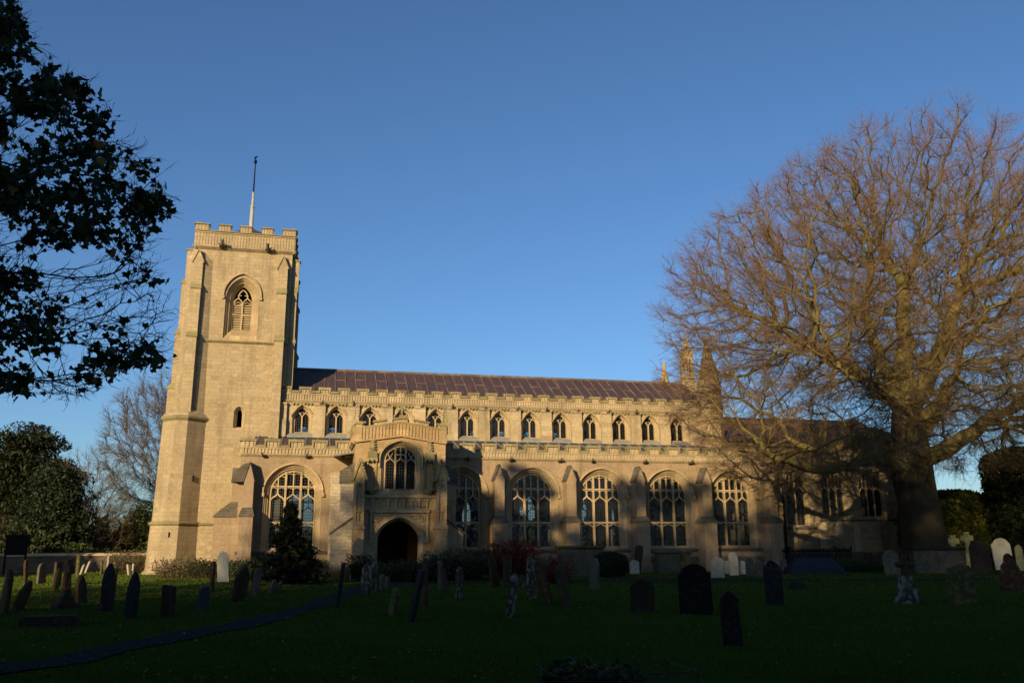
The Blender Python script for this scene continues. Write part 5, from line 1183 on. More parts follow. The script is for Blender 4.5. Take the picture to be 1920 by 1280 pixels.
    root = thing('beech_tree', 'huge bare beech with massive trunk and reddish twigs in front of the chancel', 'tree', L)
    istr = np.zeros(len(N), bool); istr[:12] = True
    V, Fq = branch_mesh(N, pr_, r, istr, 20)
    # flutes and roots
    ang = np.arctan2(V[:, 1] - by, V[:, 0] - bx); k_ = np.clip(1 - V[:, 2] / 9, 0.15, 1)
    for a_ in (0, 1): V[:, a_] += (V[:, a_] - (bx, by)[a_]) * (.07 * np.sin(ang * 5 + 1 + V[:, 2] * .25) + .04 * np.sin(ang * 9 + V[:, 2] * .4)) * k_
    np_mesh('trunk', V, Fq, M['beechbark'], root, True)
    big = (r > .10) & ~istr; mid_ = (r <= .10) & (r > .03) & ~istr; sm = (r <= .03)
    V, Fq = branch_mesh(N, pr_, r, big, 10); np_mesh('limb', V, Fq, M['beechbranch'], root, True)
    V, Fq = merge([branch_mesh(N, pr_, r, mid_, 5), branch_mesh(N, pr_, r, sm, 3)]); br = np_mesh('branch', V, Fq, M['beechbranch'], root)
    thin = np.where((r < .075) & (np.arange(len(N)) >= nf))[0]; k = np.repeat(thin, np.where(N[thin, 2] < 15, 6, 5)); d = unit(N[k] - N[pr_[k]]); t = rng.random((len(k), 1))
    P0 = N[pr_[k]] * (1 - t) + N[k] * t; out_ = unit(P0 - c)
    D0 = d * .7 + out_ * .45 + rng.normal(0, .55, d.shape); Ls = rng.uniform(.45, 1.25, len(k)); keep = P0[:, 0] < 50; P0, D0, Ls = P0[keep], D0[keep], Ls[keep]
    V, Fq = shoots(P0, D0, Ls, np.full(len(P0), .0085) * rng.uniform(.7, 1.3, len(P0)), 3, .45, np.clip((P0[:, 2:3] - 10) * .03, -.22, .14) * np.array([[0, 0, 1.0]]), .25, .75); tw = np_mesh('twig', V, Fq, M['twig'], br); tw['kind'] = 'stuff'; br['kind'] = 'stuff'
    open('/tmp/log','a').write('beech %d %d %d\n' % (len(N), len(P0), len(Fq))); return root
BEECH = beech()
def bare_tree(x, y, h, rx, seed, label, zlow=.18, n=1500, up_=.15, tw=5, tr_=.18, D=.45, cat='tree', rz=None, group=None, tl=.6, ell=None, twr=.010):
    global rng; rng = np.random.default_rng(seed); L = (x, y, 0); nodes = [(x, y, -.2)]; par = [-1]
    z = .3
    while z < h * zlow: nodes.append((x + rng.normal(0, .02), y + rng.normal(0, .02), z)); par.append(len(nodes) - 2); z += D
    c = np.array([x, y, h * (.5 + zlow * .42)]); R3 = np.array([rx, rx * .8, h * (.5 - zlow * .42)]); u = unit(rng.normal(size=(n, 3))); A = c + u * (rng.random((n, 1)) ** .4) * R3
    A = A[A[:, 2] > h * zlow * .75]
    nf = len(nodes); N, pr_ = colonize(A, nodes, par, D, D * 7, D * 1.5, 60, (0, 0, .12), .2); N = relax(N, pr_, nf, 2, .3); r = radii(N, pr_, .014, 2.1); r *= min(1, tr_ / r[1]) ; r = np.maximum(r, .012)
    root = thing('bare_tree', label, cat, L, group); V, Fq = branch_mesh(N, pr_, r, r > r[1] * .55, 8); np_mesh('trunk', V, Fq, M['barebark'], root, True)
    V, Fq = branch_mesh(N, pr_, r, r <= r[1] * .55, 4); parts = [(V, Fq)]
    thin = np.where((r < .05) & (np.arange(len(N)) >= nf))[0]; k = np.repeat(thin, tw); d = unit(N[k] - N[pr_[k]]); t = rng.random((len(k), 1)); P0 = N[pr_[k]] * (1 - t) + N[k] * t
    D0 = d * .8 + unit(P0 - c) * .4 + rng.normal(0, .5, d.shape); parts.append(shoots(P0, D0, rng.uniform(.5, 1.3, len(k)) * tl, np.full(len(k), twr), 3, tl * .6, up_, .25))
    V, Fq = merge(parts); np_mesh('crown', V, Fq, M['baretwig'], root); return root
bare_tree(-9.6, 74, 15.8, 7.4, 11, 'tall bare tree with fine olive twigs rising behind the tower on the left', .20, 3800, .1, 6, .3, .55, tl=.9, twr=.015)
bare_tree(-13.9, 60.8, 7.6, 2.8, 12, 'bare shrubby tree with upswept twigs right of the dark evergreens on the left', .05, 900, .25, 3, .10, .35, tl=.8)
bare_tree(-19.3, 59.0, 3.4, 1.7, 13, 'small pale bare tree beside the notice board at the far left', .25, 500, .1, 4, .10, .28, tl=.45)
bare_tree(-11.6, 63, 3.6, 2.6, 14, 'low tangle of bare brown shrubs between the evergreens and the round-headed green tree', .04, 600, .1, 5, .06, .3, cat='shrub', tl=.5)
bare_tree(-12.9, 60.5, 4.4, 1.8, 15, 'slender pale leafless shrub leaning over the boundary wall', .06, 450, .2, 4, .06, .3, cat='shrub', tl=.6)
# --- foliage clouds
def cards(P0, size, Nrm=None, asp=1.0, droop=0.0, k4=True):
    n = len(P0); a = unit(rng.normal(size=(n, 3)) if Nrm is None else Nrm); b = unit(np.cross(a, rng.normal(size=(n, 3)))); c = np.cross(a, b)
    s = (size * rng.uniform(.6, 1.4, n))[:, None]; b = b * s * asp; c = c * s; dr = np.array([0, 0, -1]) * droop * s
    V = np.stack([P0 - b, P0 + c * .55 - b * .1, P0 + b + dr, P0 - c * .55 + b * .1], 1).reshape(-1, 3); f = np.arange(n * 4).reshape(-1, 4); return V, f
def cloud(blobs, n, size, asp=1.3, thick=.35, nz=.25, seed=1, droop=.3):
    global rng; rng = np.random.default_rng(seed); w_ = np.array([b[3] * b[4] * b[5] for b in blobs]) ** .67; w_ /= w_.sum(); k = rng.choice(len(blobs), n, p=w_); B = np.array(blobs, float)[k]
    u = unit(rng.normal(size=(n, 3))); rr_ = 1 - thick * rng.random((n, 1)) ** 1.6; rr_ *= 1 + nz * blob_noise(u * 3 + k[:, None], 1.0, seed)[:, None]
    P0 = B[:, :3] + u * B[:, 3:6] * rr_; P0 = P0[P0[:, 2] > .03]; return cards(P0, size, None, asp, droop)
def evergreen(name, x, y, blobs, n, size, mat, label, cat='tree', trunk=None, seed=1, asp=1.3, thick=.5, nz=.3, group=None):
    L = (x, y, 0); root = thing(name, label, cat, L, group); V, f = cloud([(x + b[0], y + b[1], *b[2:]) for b in blobs], n, size, asp, thick, nz, seed); np_mesh('foliage', V, f, M[mat], root)
    if trunk:
        mb = MB(); mb.tube([(x, y, -.2), (x + .05, y, trunk[0] * .5), (x, y, trunk[0])], [trunk[1], trunk[1] * .8, trunk[1] * .4], 8); mb.build('trunk', M['barebark'], root)
    return root
def conifer_tree(name, x, y, h, rad, n, label, seed, mat='conifer', z0=.02, lmin=.15, droop=.0, cat='tree', size=.10, rise=.25, shape=1.0, stem=.06, group=None, per=26, wild=.25):
    """stem, rising boughs and flat sprays along every bough"""
    global rng; rng = np.random.default_rng(seed); L = (x, y, 0); root = thing(name, label, cat, L, group)
    t = rng.random(n) ** 1.15; z = h * (z0 + (1 - z0) * t * .93); th = rng.uniform(0, 2 * np.pi, n); ln = (lmin + (rad - lmin) * (1 - t) ** shape) * rng.uniform(1 - wild * 1.6, 1 + wild, n)
    D0 = np.stack([np.cos(th), np.sin(th), np.full(n, rise)], 1); P0 = np.stack([np.full(n, x), np.full(n, y), z], 1)
    V, f, pts, ds = twig_mesh(P0, D0, ln, np.full(n, max(.008, stem * .2)), 4, .12, -droop); mb = MB(); mb.tube([(x, y, -.2), (x, y, h * .5), (x, y, h * .98)], [stem, stem * .6, .01], 7)
    np_mesh('bough', V, f, M['barebark'], root)['kind'] = 'stuff'; mb.build('trunk', M['barebark'], root)
    k = np.repeat(np.arange(n), per); u = rng.random(len(k)) ** .7 * 4; i0 = np.minimum(u.astype(int), 3); fr = (u - i0)[:, None]; q = pts[k, i0] * (1 - fr) + pts[k, i0 + 1] * fr; sp = size * 2.0 * (1.1 - u[:, None] / 5)
    q = q + rng.normal(0, 1, q.shape) * sp * .6; V, f = cards(q, size, None, 1.7, .25); np_mesh('foliage', V, f, M[mat], root); return root
conifer_tree('conifer_bush', -.75, 35.75, 3.3, 1.45, 330, 'dark green conifer bush with spreading sprays in front of the west aisle window', 21, 'conifer', .03, .12, .12, 'shrub', .07, .30, 1.15, .05, per=30, wild=.4)
evergreen('cedar_tree', -18.6, 63, [(0, 0, 8.0, 2.2, 2.0, 1.2), (-.8, 0, 6.6, 3.0, 2.4, 1.0), (1.2, 0, 6.0, 2.6, 2.2, 1.0), (0, 0, 4.6, 3.6, 2.6, 1.3), (.4, 0, 3.0, 3.4, 2.6, 1.6), (-2.6, 0, 4.0, 2.4, 2.0, 2.4)], 42000, .095, 'conifer', 'dark cedar-like evergreen with layered crown at the left edge beyond the boundary wall', 'tree', (7, .3), 31, 1.8, .8, .5)
evergreen('evergreen_tree', -15.6, 59, [(0, 0, 5.0, 1.3, 1.4, 1.5), (.4, 0, 3.6, 1.6, 1.5, 1.8), (-.7, 0, 2.4, 2.2, 1.6, 1.9), (1.0, 0, 2.0, 1.6, 1.4, 1.6)], 26000, .085, 'yew', 'very dark dense evergreen between the cedar and the bare shrubby tree', 'tree', (4, .2), 32, 1.4, .8, .45)
evergreen('round_green_tree', -10.9, 62, [(0, 0, 3.0, 1.1, 1.0, 1.2), (.7, 0, 2.1, 1.2, 1.1, 1.2), (-.5, 0, 1.7, 1.1, 1.0, 1.1), (.3, 0, 1.0, 1.4, 1.1, .9)], 10000, .075, 'holly', 'sunlit green holly-like tree close to the left side of the tower', 'tree', (2.5, .12), 33, 1.3, .7, .4)
evergreen('green_bush', -13.7, 57.5, [(0, 0, 1.15, .8, .6, .5), (.5, 0, .95, .6, .5, .5)], 1200, .11, 'holly', 'bright yellow-green bush just over the boundary wall', 'shrub', None, 34)
evergreen('green_bush', -16.9, 57.8, [(0, 0, 1.6, 1.4, .8, 1.3), (1.6, 0, 1.4, 1.2, .8, 1.2)], 3500, .13, 'shrub', 'dark laurel bushes right of the notice board', 'shrub', None, 35)
evergreen('garden_hedge', -8.5, 68, [(i * 1.2 - 4, 0, .9, 1.0, .7, .85 + .1 * (i % 3)) for i in range(9)], 6500, .14, 'dry', 'brown clipped hedge far behind the boundary wall', 'hedge', None, 36, 1.2, .5, .15)
V, f = cloud([(-190 + i * 9, 260 + 10 * math.sin(i * 1.7), 2.0, 7, 5, 5 + 2 * math.sin(i * 2.3)) for i in range(70)], 26000, 1.3, 1.2, .7, .4, 37); o = np_mesh('distant_wood', V, f, M['shrub']); o['kind'] = 'stuff'
# right side
evergreen('clipped_yew', 41.4, 43.2, [], 10, .1, 'yew', '', 'tree') if 0 else None
def clipped(x, y, hx, hy, h, n, size, mat, label, seed, name='clipped_yew', top=1.0, cat='hedge', rnd=3.5):
    global rng; rng = np.random.default_rng(seed); root = thing(name, label, cat, (x, y, 0)); u = unit(rng.normal(size=(n, 3))); s = 1 / (np.abs(u) ** rnd).sum(1) ** (1 / rnd)
    p = u * s[:, None] * (1 - .15 * rng.random((n, 1)) ** 1.5 + .05 * blob_noise(u * 4, 1, seed)[:, None]); P0 = np.stack([x + p[:, 0] * hx * (1 - .12 * (p[:, 2] + 1) / 2 * top), y + p[:, 1] * hy, h / 2 + p[:, 2] * h / 2], 1)
    V, f = cards(P0, size, None, 1.3, .2); np_mesh('foliage', V, f, M[mat], root)
    mb = MB(); mb.tube([(x, y, -.2), (x, y, h * .8)], [.3, .15], 8); mb.build('trunk', M['barebark'], root); return root
clipped(43.2, 43.5, 3.0, 2.6, 6.9, 30000, .14, 'yew', 'tall dark clipped yew with flat top at the right edge', 41, rnd=12)
clipped(39.6, 47.5, 3.6, 2.0, 4.6, 30000, .15, 'laurel', 'rounded olive green hedge between the big tree trunk and the clipped yew', 42, 'rounded_hedge', .6, rnd=2.6)
clipped(47.6, 47, 5, 2, 3.0, 5000, .2, 'yew', 'low dark hedge running off the right edge behind the bright headstone', 43, 'low_hedge')
evergreen('round_green_tree', 47, 78, [(0, 0, 6.5, 3, 2.5, 2.2), (-2, 0, 5, 2.6, 2.2, 2.2), (2.4, 0, 4.6, 3, 2.2, 2.4), (0, 0, 3, 4.5, 2.5, 3)], 9000, .3, 'holly', 'distant green tree seen past the right side of the big trunk', 'tree', (4, .3), 44, 1.4, .8, .45)
evergreen('round_green_tree', 56, 84, [(0, 0, 5.5, 3.4, 2.5, 2.0), (-2.6, 0, 4, 2.6, 2.2, 2.2), (2.4, 0, 3.6, 3, 2.2, 2.4)], 7000, .3, 'holly', 'distant green tree above the rounded hedge, left of the clipped yew', 'tree', (4, .3), 45, 1.4, .8, .45)
# low planting by the walls
clipped(13.6, 38.7, .84, .8, 1.15, 6500, .05, 'yew', 'round dark clipped bush in front of the long stone chest tomb', 46, 'round_bush', 0, 'shrub', 2.3)
def tuft(x, y, n, ln, rad, mat, label, seed, name='shrub', up_=.5, r=.006, spread=.5, leaf=0, lm=None, group=None):
    global rng; rng = np.random.default_rng(seed); root = thing(name, label, 'shrub', (x, y, 0), group); a = rng.uniform(0, 6.283, n); q = rng.random(n) ** .5 * rad
    P0 = np.stack([x + np.cos(a) * q, y + np.sin(a) * q * .7, np.zeros(n)], 1); D0 = np.stack([np.cos(a) * spread * q / rad, np.sin(a) * spread * q / rad, np.ones(n)], 1) + rng.normal(0, .15, (n, 3))
    v, f, pts, ds = twig_mesh(P0, D0, rng.uniform(.55, 1.1, n) * ln, np.full(n, r), 3, .16, up_ * .2); np_mesh('stem', v, f, M[mat], root)['kind'] = 'stuff'
    if leaf:
        k = np.repeat(np.arange(n), leaf); i = rng.integers(1, 4, len(k)); p = pts[k, i] + rng.normal(0, .07, (len(k), 3)); p = p[p[:, 2] > .02]; V, f = cards(p, .045, None, 1.4, .3); np_mesh('foliage', V, f, M[lm or mat], root)
    return root
tuft(1.3, 41.1, 900, .62, .68, 'dry', 'pale dry lavender-like tuft at the foot of the pale buttress west of the porch', 51, 'dry_tuft')
tuft(-5.9, 44.6, 700, .85, 1.0, 'baretwig', 'dry brown twiggy shrub at the tower foot, left one of two', 52, 'twiggy_shrub', leaf=3, lm='dry')
tuft(-4.4, 43.9, 700, .75, .9, 'baretwig', 'dry brown twiggy shrub at the tower foot, right one of two', 53, 'twiggy_shrub', leaf=4, lm='shrub')
tuft(-9.7, 53.2, 800, 1.15, 1.1, 'baretwig', 'brown twiggy bush growing against the boundary wall left of the tower', 54, 'twiggy_shrub', leaf=3, lm='dry')
tuft(9.0, 38.6, 800, 1.6, .5, 'redleaf', 'large dark red bush in front of the aisle windows', 55, 'red_bush', leaf=7, spread=.4)
tuft(9.7, 34.2, 260, 1.20, .4, 'redleaf', 'smaller reddish bush with sparse leaves behind the brown leaning stones', 56, 'red_bush', leaf=4, spread=.9)
tuft(4.4, 37.6, 700, .80, 1.25, 'shrub', 'dark low shrub bed in front of the porch door', 57, 'shrub_bed', leaf=9)
tuft(6.3, 38.0, 700, 1.2, 1.0, 'shrub', 'dark straggling shrub right of the porch, beside the thin slabs', 58, 'straggling_shrub', leaf=8)
tuft(8.3, 43.2, 500, .8, .9, 'shrub', 'low dark shrub under the aisle window next to the porch', 59, 'low_shrub', leaf=9)
tuft(-.1, 43.4, 500, .75, .9, 'shrub', 'green low plants at the aisle wall right of the conifer bush', 60, 'low_shrub', leaf=8, lm='holly')
tuft(-2.6, 42.9, 500, .8, .7, 'shrub', 'low plants at the corner buttress left of the conifer bush', 61, 'low_shrub', leaf=8, lm='holly')
tuft(27.6, 41.4, 600, .6, 1.3, 'shrub', 'low leafy plants between the iron railings and the mossy pair of stones', 62, 'low_shrub', leaf=8, lm='holly')
tuft(5.15, 37.4, 60, .75, .2, 'shrub', 'small pale-budded plant at the right jamb of the porch door', 63, 'low_shrub', leaf=8, lm='dry')
tuft(2.2, 38.6, 150, 1.0, .22, 'shrub', 'little dark green bush behind the lichened stones left of the porch door', 64, 'low_shrub', leaf=14, lm='yew')
# --- sycamore overhanging from the left
def pix(px, py, depth):
    d = fw + r2 * ((px - 960) / F_PX) - u2 * ((py - 640) / F_PX); return Vector((0, 0, EYE)) + d * depth
def inpoly(x, y, P_):
    c = False; j = len(P_) - 1
    for i in range(len(P_)):
        if (P_[i][1] > y) != (P_[j][1] > y) and x < (P_[j][0] - P_[i][0]) * (y - P_[i][1]) / (P_[j][1] - P_[i][1]) + P_[i][0]: c = not c
        j = i
    return c
def sycamore():
    global rng; rng = np.random.default_rng(77)
    leafy = [([(-60, -60), (40, -20), (75, 60), (120, 110), (185, 180), (200, 240), (250, 262), (300, 305), (345, 362), (315, 400), (305, 440), (300, 485), (255, 492), (215, 460), (160, 480), (110, 450), (60, 430), (-60, 410)], 1100, 1.0),
             ([(-60, 500), (60, 500), (95, 545), (118, 610), (100, 640), (50, 630), (-60, 680)], 260, 1.0), ([(150, 640), (200, 635), (280, 648), (325, 665), (300, 692), (160, 682)], 130, .8), ([(-60, 690), (50, 700), (85, 725), (50, 742), (5, 748), (-60, 745)], 90, .9),
             ([(205, 480), (305, 475), (300, 570), (225, 545)], 70, .45), ([(110, 510), (300, 520), (335, 665), (150, 640)], 300, .03), ([(60, 690), (205, 730), (195, 750), (120, 752), (85, 775)], 110, .02), ([(-60, 430), (110, 460), (100, 520), (-60, 500)], 60, .1),
             ([(-520, -350), (-60, -350), (-60, 700), (-520, 700)], 800, .45)]
    A = []; LF = []
    for poly, n, lf in leafy:
        xs = [p[0] for p in poly]; ys = [p[1] for p in poly]; k = 0
        while k < n:
            x, y = rng.uniform(min(xs), max(xs)), rng.uniform(min(ys), max(ys))
            if inpoly(x, y, poly):
                A.append(tuple(pix(x, y, rng.uniform(8.2, 12.5)))); LF.append(lf); k += 1
    A = np.array(A); LF = np.array(LF); x, y = -7.6, 9.2; L = (x, y, 0)
    nodes = [(x, y, -.2), (x, y, .5), (x + .03, y, 1.1), (x + .06, y, 1.7), (x + .1, y, 2.3), (x + .2, y, 2.9), (x + .3, y + .05, 3.5), (x + .35, y + .1, 4.1), (x + .4, y + .1, 4.8)]; par = [-1, 0, 1, 2, 3, 4, 5, 6, 7]
    nf = len(nodes); N, pr_ = colonize(A, nodes, par, .22, 2.2, .30, 90, (0, 0, -.02), .18); N = relax(N, pr_, nf, 2, .3); r = radii(N, pr_, .0045, 2.35); r *= min(1, .2 / r[1]); r = np.maximum(r, .004)
    root = thing('sycamore_tree', 'dark sycamore with broad lobed leaves and bare twigs overhanging the upper left of the photo', 'tree', L)
    V, f = branch_mesh(N, pr_, r, r > .03, 9); np_mesh('trunk', V, f, M['darkbark'], root, True)
    V, f = branch_mesh(N, pr_, r, r <= .03, 4); parts = [(V, f)]; thin = np.where((r < .015) & (np.arange(len(N)) >= nf))[0]; k = np.repeat(thin, 2); d = unit(N[k] - N[pr_[k]])
    parts.append(shoots(N[k], d + rng.normal(0, .5, d.shape), rng.uniform(.12, .32, len(k)), np.full(len(k), .0045), 2, .12, .15, .3)); V, f = merge(parts); b_ = np_mesh('branch', V, f, M['darkbark'], root); b_['kind'] = 'stuff'
    kd = kdtree.KDTree(len(A)); [kd.insert(a, i) for i, a in enumerate(A)]; kd.balance(); ok = np.array([LF[kd.find(p)[1]] for p in N])
    den = np.clip(.5 + 2.2 * blob_noise(N, 1.3, 5), .03, 1.5); pr2 = ok * den; rep = rng.poisson(np.clip(pr2 * 9, 0, 18)); rep[:nf] = 0; rep[r > .03] = 0; k = np.repeat(np.arange(len(N)), rep); n = len(k)
    lobes = np.array([(0, 0), (.28, -.16), (.58, .02), (.42, .20), (.62, .48), (.34, .50), (.22, .62), (0, 1.0), (-.22, .62), (-.34, .50), (-.62, .48), (-.42, .20), (-.58, .02), (-.28, -.16)]) - np.array([0, .1])
    P0 = N[k] + rng.normal(0, .07, (n, 3)) + np.array([0, 0, -.03]); ax = unit(rng.normal(0, .55, (n, 3)) + np.array([.15, 0, -.65])); nn = unit(np.cross(ax, rng.normal(size=(n, 3)))); bb = np.cross(ax, nn); s = rng.uniform(.045, .115, n)[:, None, None]
    fold = np.abs(lobes[:, 0])[None, :, None] * nn[:, None] * rng.uniform(-.4, .4, (n, 1, 1)); V = P0[:, None] + s * (bb[:, None] * lobes[None, :, 0:1] + ax[:, None] * lobes[None, :, 1:2] + fold); V = V.reshape(-1, 3)
    f = np.arange(n * 14).reshape(-1, 14); lv = np_mesh('leaf', V, f, M['maple'], root); lv['kind'] = 'stuff'; open('/tmp/log','a').write('syc %d %d\n' % (len(N), n))
sycamore()
# --- wire guard with a bush in it, bottom of the view
def guard():
    x0, x1, y0, y1, h = 2.55, 4.10, 8.95, 9.75, .37; L = (3.3, 9.3, 0); root = thing('plant_guard', 'low rusty wire plant guard at the bottom edge of the photo', 'plant guard', L); mb = MB()
    for a, b in (((x0, y0), (x1, y0)), ((x1, y0), (x1, y1)), ((x1, y1), (x0, y1)), ((x0, y1), (x0, y0))): mb.tube([(*a, h), (*b, h)], .006, 6); mb.tube([(*a, .06), (*b, .06)], .006, 5)
    for a in ((x0, y0), (x1, y0), (x1, y1), (x0, y1), ((x0 + x1) / 2, y0)): mb.tube([(*a, -.1), (*a, h + .02)], .008, 6)
    mb.build('frame', M['rust'], root); mb = MB()
    for s_, e_, yy in ((x0, x1, y0), (x0, x1, y1)):
        n = 30
        for k in range(-6, n):
            for sg in (0, 1):
                a = s_ + k * (e_ - s_) / n; b = a + h * .9; a_, b_ = max(a, s_), min(b, e_)
                if b_ - a_ < .03: continue
                za, zb = .05 + (a_ - a), .05 + (b_ - a)
                if sg: za, zb = h - (a_ - a) , h - (b_ - a)
                mb.tube([(a_, yy, max(.04, za)), (b_, yy, max(.04, min(h, zb)))], .0022, 3)
    mb.build('wire_mesh', M['rust'], root)
guard()
tuft(3.05, 9.35, 220, .33, .36, 'baretwig', 'dark leafy bush with a few orange leaves inside the wire plant guard', 71, 'guarded_bush', leaf=12, lm='maple')
# --- turf blades and fallen leaves
rng = np.random.default_rng(99)
def blades():
    n = 270000; d = 7.5 + 26 * rng.random(n) ** 1.4; a = R_(13.1) + rng.uniform(-.60, .60, n); d[110000:] = rng.uniform(20, 52, 160000); a[110000:] = rng.uniform(R_(-19), R_(5), 160000); a[200000:] = rng.uniform(R_(-19), R_(47), 70000); d[200000:] = rng.uniform(20, 46, 70000); X = d * np.sin(a) / np.cos(.3); Y = d * np.cos(a) / np.cos(.3)
    ok = np.ones(n, bool); Z = .03 * np.sin(X * .7 + 1.3 * np.sin(Y * .4)) * np.cos(Y * .55) + .015 * np.sin(X * 2.3 + Y * 1.7)
    # keep the footpath clear
    A_ = [(-6.2, 11.9), (-4.27, 14.41), (-3.35, 15.92), (-2.63, 17.83), (-1.42, 20.82), (-0.32, 24.1), (1.4, 32.41), (2.48, 37.29)]; B_ = [(-5.6, 10.6), (-3.91, 13.25), (-3.06, 14.61), (-2.37, 16.17), (-1.27, 18.86), (-0.27, 21.18), (1.2, 27.5), (2.9, 33.5)]
    xa = np.interp(Y, [p[1] for p in A_], [p[0] for p in A_]); xb = np.interp(Y, [p[1] for p in B_], [p[0] for p in B_]); ok &= ~((X > xa + rng.uniform(-.06, .10, n)) & (X < xb - rng.uniform(-.02, .14, n)))
    X, Y, Z, d = X[ok], Y[ok], Z[ok], d[ok]; n = len(X); h = rng.uniform(.018, .05, n) * np.clip(d / 22, 1, 1.8) * (1 + .35 * np.sin(X * 1.3) * np.cos(Y * 1.7)); w_ = .0025 + .00035 * d; t = rng.uniform(0, 6.283, n); l_ = rng.normal(0, .5, (n, 2)) * h[:, None]
    P0 = np.stack([X, Y, Z - .004], 1); du = np.stack([np.cos(t), np.sin(t), 0 * t], 1) * w_[:, None]; tip = P0 + np.stack([l_[:, 0], l_[:, 1], h], 1); V = np.stack([P0 - du, P0 + du, tip], 1).reshape(-1, 3)
    m, nn_, l, b = new_mat('grass_blades'); g = nn_.new('ShaderNodeNewGeometry'); c = ramp(nn_, l, g.outputs['Random Per Island'], [(0, (.024, .050, .008)), (.55, (.062, .102, .014)), (.88, (.10, .13, .022)), (1, (.19, .15, .06))]); v = objvec(nn_); q = noise(nn_, l, v, .8, 4); c = mix(nn_, l, ramp(nn_, l, q, [(.42, (0, 0, 0)), (.66, (.65, .65, .65))]), c, (.085, .085, .025)); l.new(c, b.inputs['Base Color']); b.inputs['Roughness'].default_value = 1; b.inputs['Specular IOR Level'].default_value = 0
    o = np_mesh('grass', V, np.arange(n * 3).reshape(-1, 3), m); o['kind'] = 'stuff'
blades()
def litter():
    n = 4200; d = 7.5 + 20 * rng.random(n) ** 1.3; a = R_(13.1) + rng.uniform(-.6, .6, n); keep = rng.random(n) < np.clip(.75 - (a - R_(13.1)) * .9, .2, 1); X = d * np.sin(a); Y = d * np.cos(a); X, Y = X[keep], Y[keep]; n = len(X)
    Z = .03 * np.sin(X * .7 + 1.3 * np.sin(Y * .4)) * np.cos(Y * .55) + .015 * np.sin(X * 2.3 + Y * 1.7) + .045
    V, f = cards(np.stack([X, Y, Z], 1), .028, unit(rng.normal(0, .35, (n, 3)) + np.array([0, 0, 1])), 1.2, .1); o = np_mesh('fallen_leaves', V, f, M['fallen']); o['kind'] = 'stuff'
litter()
# --- row of tall trees behind the viewer that keeps the churchyard in shade
CS, SN = math.cos(SUN_AZ), math.sin(SUN_AZ)
def uv(u, v): return (u * CS + v * SN, -u * SN + v * CS)
def shade_row():
    global rng; rng = np.random.default_rng(123); root0 = None; H = 17.0
    for k, (u, v, h, s) in enumerate(SHADE):
        x, y = uv(u, v)
        if root0 is None:
            root0 = thing('evergreen_tree', 'tall dense evergreen in the row behind the viewpoint', 'tree', (0, 0, 0), 'tall evergreens behind the viewpoint')
            n = 9000; t = rng.random(n); th = rng.uniform(0, 6.283, n); rr_ = (4.6 * (1 - t ** 2.2) ** .8 + .3) * (1 - .45 * rng.random(n) ** 2); P0 = np.stack([rr_ * np.cos(th), rr_ * np.sin(th), .4 + t * (H - .4)], 1); P0[:, :2] *= (1 + .18 * blob_noise(P0, .5, 2))[:, None]
            V, f = cards(P0, .55, None, 1.2, .3); fo = np_mesh('foliage', V, f, M['yew'], root0); mb = MB(); mb.tube([(0, 0, -.2), (0, 0, H * .95)], [.4, .05], 8); tk = mb.build('trunk', M['barebark'], root0); o = root0; kids = (fo, tk)
        else:
            o = root0.copy(); COL.objects.link(o)
            for c in kids: q = c.copy(); COL.objects.link(q); q.parent = o
        o.location = (x, y, 0); o.scale = (s, s, h / H); o.rotation_euler.z = k * 1.3
SHADE = [(-15.5, -9, 16.2, .85), (-9.8, -12, 17.6, 1.0), (-6, -13, 14.2, .95), (-2, -12, 20, 1.0), (1.2, -14, 23.5, .8), (13, -15, 23, 1.05), (15.5, -15, 22, 1.1), (20.5, -14, 18, 1.1), (27, -14, 17, 1.1)]
shade_row()
evergreen('evergreen_tree', *uv(-43, 13), [(0, 0, 6, 2.6, 2.6, 2.4), (1.5, 0, 3.5, 2.8, 2.6, 3.4), (-1.5, 0, 3, 3.0, 2.6, 3)], 7000, .35, 'yew', 'unseen bushy evergreen added outside the left edge to shade the boundary wall', 'tree', (6, .2), 88, 1.3, .8, .4)  # unseen tree, added to keep the sun off the boundary wall
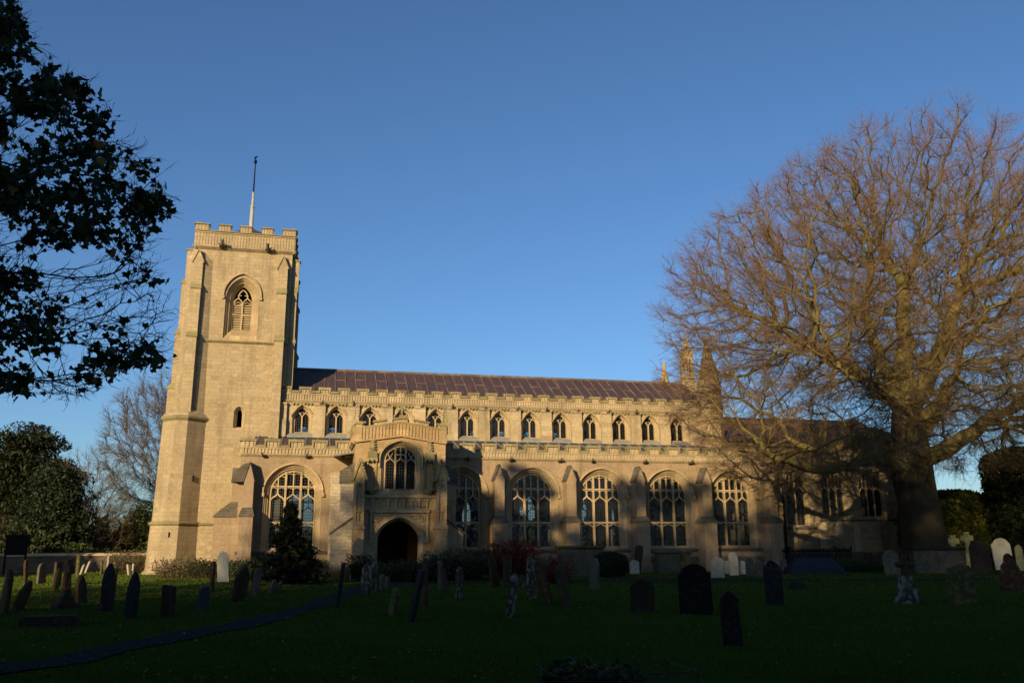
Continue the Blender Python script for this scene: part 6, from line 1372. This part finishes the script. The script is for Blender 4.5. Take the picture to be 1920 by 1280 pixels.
def shade_beech(u, v, s, rz, label):
    x, y = uv(u, v); root = BEECH.copy(); COL.objects.link(root); root.location = (x, y, 0); root.scale = (s, s, s); root.rotation_euler.z = rz; root['label'] = label; root['group'] = 'bare beeches behind the viewpoint'
    for c in BEECH.children:
        q = c.copy(); COL.objects.link(q); q.parent = root
        for g in c.children: h = g.copy(); COL.objects.link(h); h.parent = q
def ragged(u, v, h, sc, seed, label):
    """unseen tall pine, added with separate foliage pads shaped to break the sunlight on the aisle"""
    global rng; x, y = uv(u, v); q = np.random.default_rng(seed); bl = []
    for k in range(12):
        t = q.random(); a_ = q.uniform(0, 6.283); rr_ = 3.6 * (1 - .55 * t) * q.random() ** .5; w_ = q.uniform(.38, .82) * sc
        bl.append((rr_ * math.cos(a_), rr_ * math.sin(a_), h * (.70 + .29 * t), w_ * 1.3, w_ * 1.3, w_ * .6))
    root = evergreen('shade_pine', x, y, bl, 1900, .19, 'yew', label, 'tree', (h * .97, .32), seed, 1.3, .9, .4, 'unseen shade pines added behind the viewpoint')
    mb = MB()
    for b_ in bl: mb.tube([(x, y, b_[2] - .8), (x + b_[0] * .6, y + b_[1] * .6, b_[2] - .3), (x + b_[0], y + b_[1], b_[2])], [.09, .06, .03], 5)
    mb.build('bough', M['barebark'], root)['kind'] = 'stuff'
for k, (u_, v_, h_) in enumerate(((-19.5, -10, 18.5), (-15.5, -8, 19.5), (-11.5, -10, 20.5), (-8, -8, 20.5), (-4.5, -10, 21.5), (-1, -9, 22.5), (2.5, -9, 24))):  # unseen pines added so their pads dapple the aisle
    ragged(u_, v_, h_, 1.0, 300 + k, 'unseen ragged pine added for broken shade, %s from the left in its row' % ('first', 'second', 'third', 'fourth', 'fifth', 'sixth', 'seventh')[k])
bpy.context.view_layer.update()
for u_, v_, s_, rz_, lb in ((-13, -22, .86, 2.4, 'tall bare beech behind the viewpoint, farthest left of four'), (-3, -27, .98, .9, 'tall bare beech behind the viewpoint, second from the left'), (9, -23, 1.08, .6, 'tall bare beech behind the viewpoint, third from the left'), (21, -27, 1.1, 3.6, 'tall bare beech behind the viewpoint, farthest right of four')): shade_beech(u_, v_, s_, rz_, lb)
